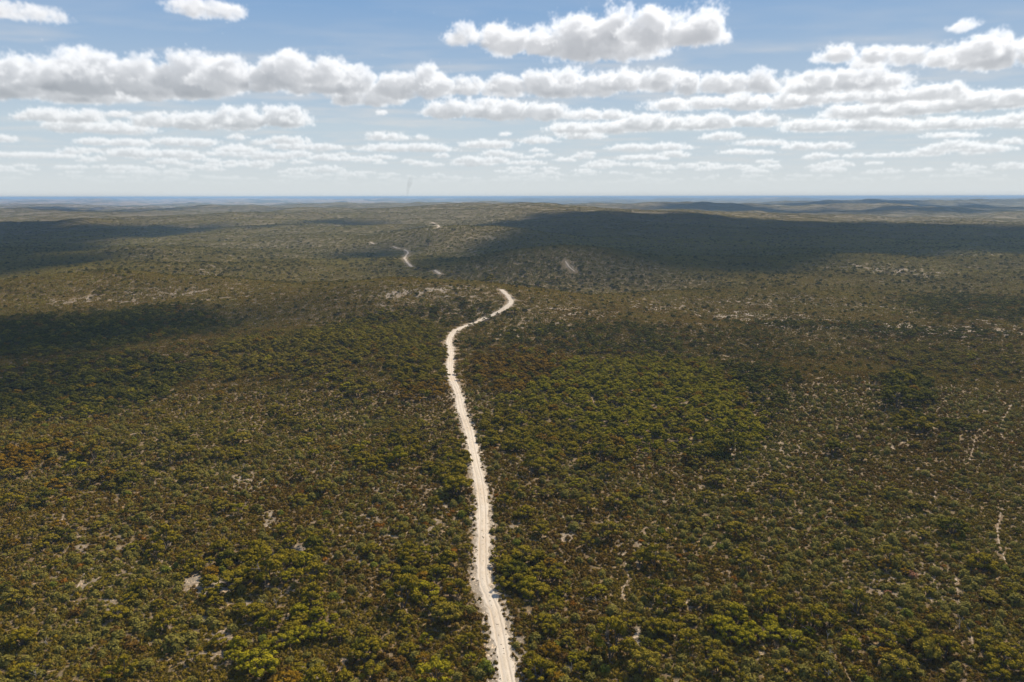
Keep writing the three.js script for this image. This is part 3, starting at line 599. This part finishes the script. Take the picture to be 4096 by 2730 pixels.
for (const [px, py, wpx, tone] of TREES) {
  const p = onLand(px, py);
  if (!p) continue;
  const depth = project(p[0], height(p[0], p[1]), p[1])[2], w = wpx * depth / FOCAL * 1.08;
  if (Math.abs(nearTrack(p[0], p[1])) < 3) continue;
  tree(p[0], p[1], w, tone, undefined, R() < 0.25 ? 0.72 : 0.95);
}

// ---------------------------------------------------------------- the rest of the vegetation, drawn from the same fields
const LIMIT = 300, TAN = 0.735;
const inView = (x, z, margin = 34) => -z > 120 && Math.abs(x) < -z * TAN + margin;
// a scatter over the wedge in view: cells whose size grows with distance
function* scatter(d0, d1, step, grow = 0) {
  for (let d = d0; d < d1;) {
    const s = step + grow * (d - d0), halfW = d * TAN + s + 30;
    for (let x = -halfW; x < halfW; x += s) yield [x + (R() - 0.5) * s, -d - (R() - 0.5) * s, s];
    d += s;
  }
}
// stuff collectors: instanced plants
const bins = new Map();
function strew(key, geometry, material, x, y, z, sx, sy, sz, turn, color, tilt) {
  if (!bins.has(key)) bins.set(key, { geometry, material, m: [], c: [] });
  const b = bins.get(key), q4 = new THREE.Quaternion().setFromAxisAngle(new THREE.Vector3(0, 1, 0), turn);
  if (tilt) q4.premultiply(new THREE.Quaternion().setFromUnitVectors(new THREE.Vector3(0, 1, 0), tilt));
  b.m.push(new THREE.Matrix4().compose(new THREE.Vector3(x, y, z), q4, new THREE.Vector3(sx, sy, sz)));
  b.c.push(color && color.map((v) => v * ALBEDO));
}
function flushBins(rename) {
  for (const [key, b] of bins) {
    const o = new THREE.InstancedMesh(b.geometry, b.material, b.m.length);
    b.m.forEach((m, i) => o.setMatrixAt(i, m));
    if (b.c[0]) { const c = new THREE.Color(); b.c.forEach((v, i) => o.setColorAt(i, c.setRGB(...v))); }
    const [name, label, category] = rename(key);
    o.name = numbered(name);
    o.userData = { label, category, kind: 'stuff' };
    o.castShadow = o.receiveShadow = true;
    scene.add(o);
  }
  bins.clear();
}
// the colour of low heath at a place: olive, rust, silver, straw
const OLIVE = [0.178, 0.126, 0.015], RUST = [0.146, 0.088, 0.013], SILVER = [0.19, 0.155, 0.030], STRAW = [0.21, 0.146, 0.045], GOLD = [0.22, 0.15, 0.008];
function heathColour(x, z, d) {
  const r = rustHere(x, z) + (R() - 0.5) * 1.3, s = scrub(x, z) + (R() - 0.5) * 1.3;
  let c = r > 0.34 ? RUST : s > 0.4 ? SILVER : R() < 0.14 ? STRAW : R() < 0.09 ? GOLD : OLIVE;
  const v = (0.78 + 0.44 * R()) * (1 + 0.2 * smoothstep(d, 330, 700)), far = smoothstep(d, 420, 1300);
  c = mixc(c, [0.190, 0.163, 0.026], far * 0.75);
  return c.map((k) => k * v);
}
const toneTint = (tone, v) => [[0.170, 0.138, 0.012], [0.205, 0.182, 0.012], [0.098, 0.094, 0.012], [0.18, 0.147, 0.024], [0.185, 0.112, 0.010]][tone].map((k) => k * v);
const clearOfTrack = (x, z, r) => Math.abs(nearTrack(x, z)) > 2.7 + r && farTrack(x, z) > 4 + r;

// trees by the density of the groves; those that show largest stay single things
const extraTrees = [];
for (const [x, z, s] of scatter(130, 900, 3.1, 0.0016)) {
  const d = Math.hypot(x, z);
  if (!inView(x, z)) continue;
  const [g, tone0] = groveAt(x, z), lone = 0.018 + 0.035 * smoothstep(fbm(x / 70 + 70, z / 70, 2), -0.05, 0.5), chance = (g > 0.05 ? g * 0.62 * s * s / 11 : 0) + lone * s * s / 10;
  if (R() > chance || !isFree(x, z, g > 0.3 ? 1.5 : 1.1) || !clearOfTrack(x, z, 1.0)) continue;
  let tone = R() < 0.72 ? tone0 : [0, 0, 3, 2, 1, 4][Math.floor(R() * 6)];
  if (g < 0.05) tone = R() < 0.55 ? 3 : R() < 0.8 ? 0 : 2;
  const w = (g > 0.3 ? 3.6 + 3.4 * R() : 2.6 + 3.6 * R() * R() + 0.8 * R()), dome = g > 0.5 && R() < 0.75;
  occupy(x, z, w * (dome ? 0.3 : 0.2));
  extraTrees.push({ x, z, w, tone, dome, d, show: w / d * (dome ? 0.8 : 1) });
}
extraTrees.sort((a, b) => b.show - a.show);
let nTree = everything.length, nDome = 0;
for (const t of extraTrees) {
  if (!t.dome && nTree < LIMIT) { tree(t.x, t.z, t.w, t.tone, undefined, R() < 0.3 ? 0.75 : 0.95); nTree++; }
  else if (t.dome && nDome < LIMIT) {
    const k = Math.floor(R() * DOME_SHAPES.length), D = DOME_SHAPES[k];
    plant('mallee_shrub', 'bush', 'dome' + k + t.tone, (g) => { part('crown', D.crown, TONES[t.tone], g); part('stem', D.trunk, barkMat, g); }, t.x, t.z, [t.w, t.w * (0.9 + 0.3 * R()), t.w], (sized(t.w) + ' domed ').trimStart() + TONE_WORDS[t.tone] + ' bush');
    nDome++;
  } else {
    const S = t.dome ? DOME_SHAPES : TREE_SHAPES, k = Math.floor(R() * S.length), y = height(t.x, t.z), v = 0.82 + 0.36 * R(), hs = t.dome ? 0.9 + 0.35 * R() : 0.9;
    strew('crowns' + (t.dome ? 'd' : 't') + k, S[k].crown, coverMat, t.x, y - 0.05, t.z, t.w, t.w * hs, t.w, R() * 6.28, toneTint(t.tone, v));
    if (t.d < 600) strew('stems' + (t.dome ? 'd' : 't') + k, S[k].trunk, barkMat, t.x, y - 0.05, t.z, t.w, t.w * hs, t.w, R() * 6.28, null);
  }
}
flushBins((k) => k.startsWith('crowns') ? ['bushland_trees', 'small and distant mallee crowns crowding together beyond the nearest trees', 'woodland'] : ['bushland_stems', 'dark stems under the small and distant mallee crowns', 'woodland']);

// silvery scrub and orange or rusty heath: single where they show largest
const SINGLES = [[2825, 2174, 50, 's'], [2905, 2190, 44, 's'], [2987, 2226, 44, 's'], [3150, 2240, 40, 's'], [3175, 2250, 50, 's'], [3264, 2190, 44, 's'], [3272, 2270, 46, 's'], [3225, 2365, 36, 's'], [3352, 2195, 60, 's'], [3145, 2285, 46, 's'], [2770, 2280, 48, 's'], [2868, 2395, 46, 's'], [2790, 2365, 36, 's'], [3232, 2460, 40, 's'], [3648, 2310, 46, 'd'], [3551, 2378, 34, 'd'], [3655, 2170, 40, 's'], [3690, 2200, 36, 's'],
  [3610, 2270, 40, 's'], [3560, 2440, 48, 's'], [3600, 2420, 44, 's'], [3860, 2440, 50, 's'], [3870, 2340, 46, 's'], [4060, 2420, 60, 's'], [1700, 2090, 50, 's'], [1490, 2060, 44, 's'], [1560, 2035, 46, 's'], [2240, 1960, 46, 's'], [2260, 1990, 44, 's'], [2300, 1990, 46, 's'], [2085, 1990, 46, 's'], [1765, 1990, 60, 's'], [560, 2520, 60, 's'], [760, 2560, 70, 's'], [790, 2500, 54, 's'], [690, 2600, 90, 's'], [585, 2670, 60, 's'], [520, 2700, 50, 's'], [350, 2570, 50, 's'], [455, 2590, 50, 's'],
  [1040, 2470, 50, 'l'], [1940, 2690, 70, 'l'], [1880, 2460, 56, 's'], [2190, 2700, 50, 's'], [2420, 2690, 50, 'l'], [320, 2270, 40, 'o'], [250, 2330, 36, 'o'], [520, 2590, 70, 'r'], [560, 2610, 50, 'r'], [1900, 2480, 56, 'r'], [1845, 2470, 70, 'r'], [1813, 2210, 40, 'o'], [1700, 2100, 34, 'o'], [1510, 2110, 36, 'o'], [2260, 2640, 60, 'r'], [1590, 2660, 80, 'r'], [300, 2460, 60, 'r'], [460, 2530, 60, 'r']];
const BUSH = {
  s: ['silver_shrub', 'shrub', 'soft silvery grey-green shrub', () => scrubMat, SCRUB_SHAPES], l: ['green_shrub', 'shrub', 'fresh light green shrub', () => limeMat, SCRUB_SHAPES], o: ['heath_bush', 'heath bush', 'orange-tinged heath bush', () => orangeMat, HEATH_FINE], r: ['heath_bush', 'heath bush', 'rust-brown heath bush', () => rustMat, HEATH_FINE], d: ['dead_bush', 'dead bush', 'dried-out pinkish brown bush', () => deadLeafMat, HEATH_FINE],
};
function bush(x, z, r, kind) {
  const [name, cat, words, mat, shapes] = BUSH[kind], k = Math.floor(R() * shapes.length), tw = Math.floor(R() * 2);
  occupy(x, z, r * 0.5);
  plant(name, cat, name + kind + k + tw, (g) => { part('foliage', shapes[k], mat(), g); part('twigs', SCRUB_TWIGS[tw], barkMat, g); }, x, z, [r, r * (0.85 + 0.35 * R()), r], (r > 1.9 ? 'large ' : r < 1.15 ? 'small ' : '') + words);
}
const counts = { s: 0, l: 0, o: 0, r: 0, d: 0 };
for (const [px, py, w, kind] of SINGLES) {
  const p = onLand(px, py);
  if (!p || !clearOfTrack(p[0], p[1], 0)) continue;
  bush(p[0], p[1], w * project(p[0], height(p[0], p[1]), p[1])[2] / FOCAL / 2, kind);
  counts[kind]++;
}
const TARGET = { s: 285, l: 60, o: 90, r: 200, d: 4 }, more = [];
for (const [x, z, s] of scatter(140, 420, 3.6, 0.004)) {
  if (!inView(x, z, 14) || !isFree(x, z, 0.9) || !clearOfTrack(x, z, 0.6)) continue;
  const t = scrub(x, z), r = rustHere(x, z), u = R();
  const kind = u < 0.26 + 0.3 * smoothstep(t, -0.2, 0.6) ? 's' : u < 0.62 && r > -0.1 ? 'r' : u > 0.985 ? 'l' : u > 0.95 && r > 0 ? 'o' : null;
  if (!kind) continue;
  const rad = kind === 's' ? 0.95 + 0.95 * R() * R() + 0.3 * R() : kind === 'l' ? 0.9 + 0.8 * R() : 0.7 + 0.6 * R();
  if (sandAt(x, z) > 0.55) continue;
  occupy(x, z, rad * 0.4);
  more.push({ x, z, rad, kind, show: rad / Math.hypot(x, z) });
}
more.sort((a, b) => b.show - a.show);
for (const b of more) {
  if (counts[b.kind]++ < TARGET[b.kind]) { bush(b.x, b.z, b.rad, b.kind); continue; }
  const S = b.kind === 's' || b.kind === 'l' ? SCRUB_SHAPES : HEATH_SHAPES, k = Math.floor(R() * S.length), v = 0.8 + 0.4 * R(), c = { s: [0.19, 0.163, 0.035], l: [0.155, 0.165, 0.02], o: [0.24, 0.1, 0.01], r: [0.138, 0.078, 0.013], d: STRAW }[b.kind];
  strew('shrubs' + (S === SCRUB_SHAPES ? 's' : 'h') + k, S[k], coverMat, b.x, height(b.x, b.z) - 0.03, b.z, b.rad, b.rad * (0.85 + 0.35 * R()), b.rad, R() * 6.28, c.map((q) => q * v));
}
flushBins(() => ['scattered_shrubs', 'silvery and rusty shrubs dotted through the low heath', 'shrubs']);

// pale dead limbs standing or lying among the trees
const DEAD = [[1195, 2470], [1010, 2460], [1045, 2445], [1100, 2440], [790, 2240], [1260, 2290], [2380, 2420], [1700, 2410], [1720, 2455], [3310, 2570], [3540, 2500], [3225, 2545], [3455, 2430], [3310, 2640], [3495, 2610], [3160, 2590], [3840, 2530], [180, 2590], [470, 2475], [2290, 2700], [3315, 2730], [140, 2720], [1560, 2410], [2420, 2560]];
for (const [i, [px, py]] of DEAD.entries()) {
  const p = onLand(px, py);
  if (!p || !clearOfTrack(p[0], p[1], 0.3)) continue;
  const k = i % 3;
  plant('dead_branch', 'dead branch', 'dead' + k, (g) => {
    const q = rng(700 + k), t = [], tip = [0.9 * (q() - 0.3), 1.9, 0.6 * (q() - 0.5)];
    const main = limb([0, -0.1, 0], tip, 0.075, 0.04, 5, 0.9, q);
    for (let j = 0; j < 4; j++) t.push(limb([tip[0] * (0.5 + j * 0.13), 1.0 + j * 0.25, tip[2] * (0.5 + j * 0.13)], [tip[0] + (q() - 0.5) * 2.4, 1.5 + q() * 1.3, tip[2] + (q() - 0.5) * 2.4], 0.045, 0.018, 4, 0.5, q));
    part('limb', main, paleBarkMat, g); part('twigs', mergeGeometries(t), paleBarkMat, g);
  }, p[0], p[1], [1.1 + 0.5 * R(), 0.8 + 0.8 * R(), 1.1 + 0.5 * R()], 'bleached bare ' + ['forked', 'leaning', 'crooked'][k] + ' branch', 0);
}

// ground cover: low heath plant by plant nearby, then clumps, then whole patches of scrub farther out
for (const [x, z, s] of scatter(132, 430, 0.86, 0.0023)) {
  if (!inView(x, z)) continue;
  const g = nearTrack(x, z), a = Math.abs(g), d = Math.hypot(x, z);
  if (a < 2.0) continue;
  const verge = a < 4.6, sand = sandAt(x, z);
  if (R() < (verge ? clamp(0.86 - (a - 2) * 0.24 + 0.55 * N2b(x / 4, z / 7) + 0.3 * N2b(x / 1.3, z / 1.3), 0.1, 0.97) : sand * 1.2 + 0.15 + 0.35 * groveAt(x, z)[0]) || padGap(x, z) < 0.42 || !isFree(x, z, -0.1)) continue;
  const k = Math.floor(R() * HEATH_SHAPES.length), r = (verge ? 0.18 + 0.5 * R() : 0.38 + 0.36 * R() + 0.3 * R() * R()) * (1 - 0.35 * sand) * (0.9 + s * 0.16);
  strew('heath' + k, HEATH_SHAPES[k], coverMat, x, height(x, z) - 0.04, z, r, r * (0.8 + 0.7 * R()), r, R() * 6.28, heathColour(x, z, d));
}
flushBins(() => ['heath', 'low olive, rust and straw coloured heath covering the sand', 'heath']);

// a few sprigs and twigs lying on the track
for (let k = 4; k < NEAR_TRACK.length - 4; k++) {
  const [x, z] = NEAR_TRACK[k], [bx, bz] = NEAR_TRACK[k + 1], l = Math.hypot(bx - x, bz - z) || 1, nx = -(bz - z) / l, nz = (bx - x) / l;
  for (let j = 0; j < 5; j++) {
    if (R() > 0.4) continue;
    const mid = R() < 0.5, off = mid ? (R() - 0.5) * 0.8 : (R() < 0.5 ? -1 : 1) * (1.5 + 0.9 * R() * R()), t = R(), X = x + nx * off + (bx - x) * t, Z = z + nz * off + (bz - z) * t, r = 0.06 + 0.16 * R() * R();
    const kk = Math.floor(R() * 3);
    strew('sprig' + kk, HEATH_SHAPES[kk], coverMat, X, height(X, Z) + 0.05 + Math.hypot(X, Z) * 0.0002, Z, r * 1.4, r, r, R() * 6.28, [0.075, 0.058, 0.03]);
  }
}
flushBins(() => ['track_litter', 'dark sprigs and twigs lying along the middle of the sand track', 'litter']);

// clumps: several plants in one mesh, so that the land stays rough to the skyline
function clump(seed, n, reach, rMin, rMax, tuftsEach, leaf, tall) {
  const q = rng(seed), L = new Leaves();
  for (let k = 0; k < n; k++) {
    const a = q() * 6.283, rr = reach * Math.sqrt(q()), cx = Math.cos(a) * rr, cz = Math.sin(a) * rr, r = rMin + (rMax - rMin) * q() * q(), h = r * tall * (0.7 + 0.6 * q());
    const pick = q(), base = pick < 0.22 ? [1.15, 0.9, 0.7] : pick < 0.5 ? [1.15, 1.18, 1.1] : pick < 0.62 ? [1.5, 1.25, 0.55] : pick < 0.8 ? [0.72, 0.82, 0.8] : [0.95, 0.95, 0.9];
    for (let j = 0; j < tuftsEach; j++) {
      const u = Math.pow(q(), 0.8), b = q() * 6.283, s = Math.sqrt(1 - u * u), nn = [s * Math.cos(b) + (q() - 0.5) * 0.9, u + 0.3 * q(), s * Math.sin(b) + (q() - 0.5) * 0.9], l = Math.hypot(...nn);
      L.tuft(q, [cx + s * Math.cos(b) * r * 0.85, u * h + 0.1, cz + s * Math.sin(b) * r * 0.85], nn.map((v) => v / l), r * leaf, base, 1.15);
    }
  }
  return L.geometry();
}
const MID_CLUMPS = [0, 1, 2, 3, 4, 5].map((k) => clump(800 + k, 26, 3.3, 0.42, 0.95, 13, 0.62, 0.85));
const FAR_CLUMPS = [0, 1, 2, 3, 4, 5].map((k) => clump(850 + k, 28, 1, 0.1, 0.24, 11, 0.66, 0.95));
const coverTint = (x, z, d) => { const r = rustHere(x, z), s = scrub(x, z), [g, t] = groveAt(x, z); let c = mixc(OLIVE, r > 0.35 ? RUST : s > 0.2 ? SILVER : OLIVE, 0.45); if (g > 0.1) c = mixc(c, toneTint(t, 0.8), g * 0.6); const far = smoothstep(d, 450, 1500); c = mixc(c, [0.196, 0.172, 0.032], far * 0.8); const v = (1 + 0.24 * smoothstep(d, 430, 800)) * (0.85 + 0.3 * R()) * (1 + 0.22 * fbm(x / 260, z / 260, 2) + 0.25 * fbm(x / 1500 + 9, z / 1100, 2)); return c.map((q) => q * v); };
for (const [x, z, s] of scatter(428, 1350, 3.7, 0.0024)) {
  if (!inView(x, z, 20)) continue;
  const d = Math.hypot(x, z);
  if (!clearOfTrack(x, z, 2.4 * s / 3.7) || R() < sandAt(x, z) * 2.4) continue;
  const k = Math.floor(R() * 6), sc = s / 4.3 * (0.85 + 0.3 * R());
  strew('mid' + k, MID_CLUMPS[k], coverMat, x, height(x, z) - 0.05, z, sc, sc * (0.8 + 0.5 * R()) * 4.3 / s, sc, R() * 6.28, coverTint(x, z, d), slopeNormal(x, z));
}
for (const [x, z, s] of scatter(1350, 9500, 6.6, 0.0045)) {
  if (!inView(x, z, 40)) continue;
  const d = Math.hypot(x, z);
  if (farTrack(x, z) < 6 + s * 0.5 || R() < sandAt(x, z) * 1.6) continue;
  const k = Math.floor(R() * 6), sc = s * 0.62 * (0.85 + 0.35 * R()), hy = Math.min(sc, 4 + sc * 0.12) * (0.7 + 0.5 * R());
  strew('far' + k, FAR_CLUMPS[k], coverMat, x, height(x, z) - 0.2, z, sc, hy, sc, R() * 6.28, coverTint(x, z, d), slopeNormal(x, z, 8));
}
// dark bushes standing apart over the lighter heath, and thin heath on the bare dunes
for (const [x, z, s] of scatter(428, 1700, 6.2, 0.0045)) {
  if (!inView(x, z, 20) || !clearOfTrack(x, z, 1.6)) continue;
  const sand = sandAt(x, z), many = 0.16 + 0.42 * smoothstep(fbm(x / 90 + 21, z / 70, 3), -0.15, 0.4);
  if (R() > many) continue;
  const k = Math.floor(R() * 4), w = 2.2 + 2.6 * R() * R() + (sand > 0.3 ? 0.6 : 0), v = 0.75 + 0.5 * R();
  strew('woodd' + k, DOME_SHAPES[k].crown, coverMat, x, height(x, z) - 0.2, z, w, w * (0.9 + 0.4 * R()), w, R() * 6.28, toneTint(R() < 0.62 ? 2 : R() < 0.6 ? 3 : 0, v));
}
for (const [x, z, s] of scatter(428, 1350, 2.0, 0.0012)) {
  if (!inView(x, z, 20) || !clearOfTrack(x, z, 0)) continue;
  const sand = sandAt(x, z);
  if (sand < 0.12 || R() > 0.8 - sand * 0.5) continue;
  const k = Math.floor(R() * HEATH_SHAPES.length), r = 0.4 + 0.45 * R();
  strew('mid_heath' + k, HEATH_SHAPES[k], coverMat, x, height(x, z) - 0.04, z, r, r * (0.8 + 0.6 * R()), r, R() * 6.28, heathColour(x, z, Math.hypot(x, z)));
}
// taller bushes and trees sprinkled over the middle distance
for (const [x, z, s] of scatter(900, 3200, 9, 0.008)) {
  if (!inView(x, z, 20)) continue;
  const [g, t] = groveAt(x, z), d = Math.hypot(x, z), wood = 0.16 + 0.5 * smoothstep(fbm(x / 180 + 60, z / 180, 3), 0, 0.4) + g * 0.6;
  if (R() > wood || farTrack(x, z) < 9) continue;
  const k = Math.floor(R() * 4), w = 3 + 3.5 * R(), dome = R() < 0.6, S = dome ? DOME_SHAPES : TREE_SHAPES;
  strew('wood' + (dome ? 'd' : 't') + k, S[k].crown, coverMat, x, height(x, z) - 0.1, z, w, w * 0.95, w, R() * 6.28, toneTint(R() < 0.5 ? 2 : 3, 0.75 + 0.3 * R()));
}
flushBins((k) => k.startsWith('wood') ? ['bushland_trees', 'distant trees standing taller than the scrub on the hills', 'woodland'] : k.startsWith('mid') ? ['scrub', 'mixed olive and brown scrub of the middle distance', 'scrub'] : ['far_scrub', 'far-off scrub that reads as one dark green mass', 'scrub']);

// ---------------------------------------------------------------- cumulus overhead, above the frame, whose shadows lie on the land
// [photo column and row of the shadow's centre in the 2353-wide copy, half width and half depth of the shadow in metres]
const cloudMat = new THREE.MeshStandardMaterial({ color: new THREE.Color().setRGB(0.92, 0.92, 0.92), roughness: 1 });
cloudMat.name = 'cloud';
const ALT = 1500;
function cloud(x, z, rx, rz, words, alt = ALT) {
  const q = rng(Math.round(Math.abs(x * 3 + z * 7)) + 1), parts = [], n = Math.round(24 + Math.min(30, (rx + rz) / 22));
  for (let k = 0; k < n; k++) {
    const a = q() * 6.283, t = Math.sqrt(q()), r = Math.min(rx, rz) * (0.16 + 0.34 * (1 - t * 0.8) * (0.6 + 0.6 * q())), g = new THREE.IcosahedronGeometry(r, 3), p = g.attributes.position, ox = q() * 90;
    for (let i = 0; i < p.count; i++) {
      const X = p.getX(i), Y = p.getY(i), Z = p.getZ(i), f = 1.6 / r, m = 1 + 0.28 * N3(X * f + ox, Y * f, Z * f) + 0.13 * N3(X * f * 2.7, Y * f * 2.7 + ox, Z * f * 2.7);
      p.setXYZ(i, X * m, Y < 0 ? Y * m * 0.3 : Y * m * 0.8, Z * m);
    }
    g.deleteAttribute('uv');
    g.computeVertexNormals();
    g.translate(Math.cos(a) * rx * t * 0.9, q() * 20, Math.sin(a) * rz * t * 0.9);
    parts.push(g);
  }
  const o = new THREE.Mesh(mergeGeometries(parts), cloudMat);
  o.name = numbered('cloud');
  o.position.set(x, alt, z);
  o.userData = { label: words, kind: 'structure' };
  o.castShadow = o.receiveShadow = true;
  scene.add(o);
}
const SHADOWS = [
  [250, -1480, 330, 400, 'over the big hill, near side'], [650, -1800, 430, 430, 'over the middle of the big hill'], [280, -2350, 420, 380, 'over the big hill, far side'], [900, -2280, 500, 430, 'over the right shoulder of the big hill'], [1380, -1850, 520, 600, 'over the right edge'], [480, -2760, 470, 200, 'over the crest of the big hill'], [-10, -1280, 150, 140, 'over the valley by the track'],
  [-1250, -2230, 430, 330, 'over the left ridge'], [-1780, -2300, 480, 480, 'over the far left'], [-830, -2340, 270, 110, 'over the end of the left ridge'], [-1330, -1720, 370, 260, 'over the left slopes'], [-900, -1230, 260, 190, 'over the near left slopes'], [-280, -1545, 90, 95, 'over the S bend'], [-1150, -1560, 330, 300, 'over the left rise'], [-1620, -2000, 420, 320, 'beyond the left rise'], [-130, -2180, 170, 190, 'over the slope right of the far track'], [-560, -2600, 190, 90, 'over the far slope left of the track'],
  [-440, -650, 205, 92, 'over the left thicket'], [-265, -690, 110, 40, 'over the end of the left thicket'], [-410, -572, 135, 66, 'over the near left thicket'], [-335, -458, 88, 52, 'nearest, over the left gully'],
  [1540, -5400, 900, 420, 'added unseen to shade the blue ridges', 3200], [2485, -4850, 850, 480, 'added unseen to shade the far right', 3200], [4240, -5600, 1100, 700, 'added unseen to shade the distant right edge', 3200], [3280, -7300, 1500, 650, 'added unseen to shade land beyond the blue ridges', 3200], [500, -7400, 1300, 500, 'added unseen to shade the distance ahead', 3200],  // high layer, added out of view to cast shade on the distant hills
  [-2645, -4700, 900, 230, 'added unseen to shade the distant left', 3200], [-1000, -4450, 480, 200, 'added unseen to shade the distance left of the middle', 3200], [-900, -8300, 1500, 500, 'added unseen to shade the farthest land ahead', 3200], [-4200, -6200, 900, 420, 'added unseen to shade the distant left edge', 3200],
].map((s) => [...s.slice(0, 4), 'white flat-based cumulus cloud ' + s[4], s[5] ?? ALT]);
for (const [x, z, rx, rz, w, alt] of SHADOWS) {
  const y = height(x, z), t = (alt - y) / SUN.y;
  cloud(x + SUN.x * t, z + SUN.z * t, rx, rz, w, alt);
}

// ---------------------------------------------------------------- smoke far off on the skyline
{
  const D = 21000, x0 = xAt(1634, D), g = [], q = rng(3);
  for (let k = 0; k < 16; k++) {
    const t = k / 15, r = 14 + 75 * t, h = 20 + 540 * t, b = new THREE.IcosahedronGeometry(r, 2), a = b.attributes.position;
    for (let i = 0; i < a.count; i++) { const m = 1 + 0.4 * N3(a.getX(i) / r * 1.3 + k, a.getY(i) / r * 1.3, a.getZ(i) / r); a.setXYZ(i, a.getX(i) * m * 0.7, a.getY(i) * m * 1.5, a.getZ(i) * m * 0.7); }
    b.computeVertexNormals();
    b.translate(x0 + 60 * t + (q() - 0.5) * 50 * t + 55 * t * t, height(x0, -D) + h, -D);
    g.push(b);
  }
  const m = new THREE.MeshStandardMaterial({ color: new THREE.Color().setRGB(0.3, 0.3, 0.33), roughness: 1, transparent: true, opacity: 0.014, depthWrite: false });
  m.name = 'thin smoke';
  const o = new THREE.Mesh(mergeGeometries(g), m);
  o.name = 'smoke_cloud';
  o.userData = { label: 'thin grey column of smoke rising from the far skyline left of the middle', category: 'smoke' };
  scene.add(o);
}

// ---------------------------------------------------------------- labels: by look, then by where each stands
{
  const rows = [[2560, 'bottom edge'], [2350, 'foreground'], [2150, 'lower part'], [1930, 'middle'], [1700, 'upper middle'], [1450, 'farther off'], [0, 'beyond the dune']];
  const colsW = [[-1e9, 'far left'], [420, 'left'], [860, 'left of centre'], [1300, 'well left of track'], [1640, 'just left of track'], [1915, 'just right of track'], [2260, 'well right of track'], [2680, 'right of centre'], [3150, 'right'], [3640, 'far right']];
  const cells = new Map();
  for (const e of everything) {
    const r = rows.find(([y]) => e.py >= y)[1];
    let c = colsW[0][1]; for (const [x, w] of colsW) if (e.px >= x) c = w;
    if (/track/.test(c)) { const g = Math.abs(nearTrack(e.o.position.x, e.o.position.z)); if (g < 6) c = (e.px < 1800 + (e.py - 1400) * 0.2 ? "on the track's left verge" : "on the track's right verge"); }
    const key = e.words + '|' + r + ', ' + c;
    if (!cells.has(key)) cells.set(key, []);
    cells.get(key).push(e);
  }
  const ORD = ['second', 'third', 'fourth', 'fifth', 'sixth', 'seventh', 'eighth', 'ninth', 'tenth', 'eleventh', 'twelfth'];
  const place = (k, n) => n === 1 ? '' : k === 0 ? 'leftmost ' : k === n - 1 ? 'rightmost ' : n === 3 ? 'middle ' : (ORD[k - 1] || String(k + 1) + 'th') + ' from left, ';
  for (const [key, list] of cells) {
    list.sort((a, b) => a.px - b.px);
    const [words, where] = key.split('|');
    list.forEach((e, k) => { e.o.userData.label = (place(k, list.length) + words + ', ' + where).replace(/\s+/g, ' '); e.o.userData.group = e.kind.replace(/_/g, ' ') + 's of the bush'; });
  }
}
renderer.render(scene, camera);
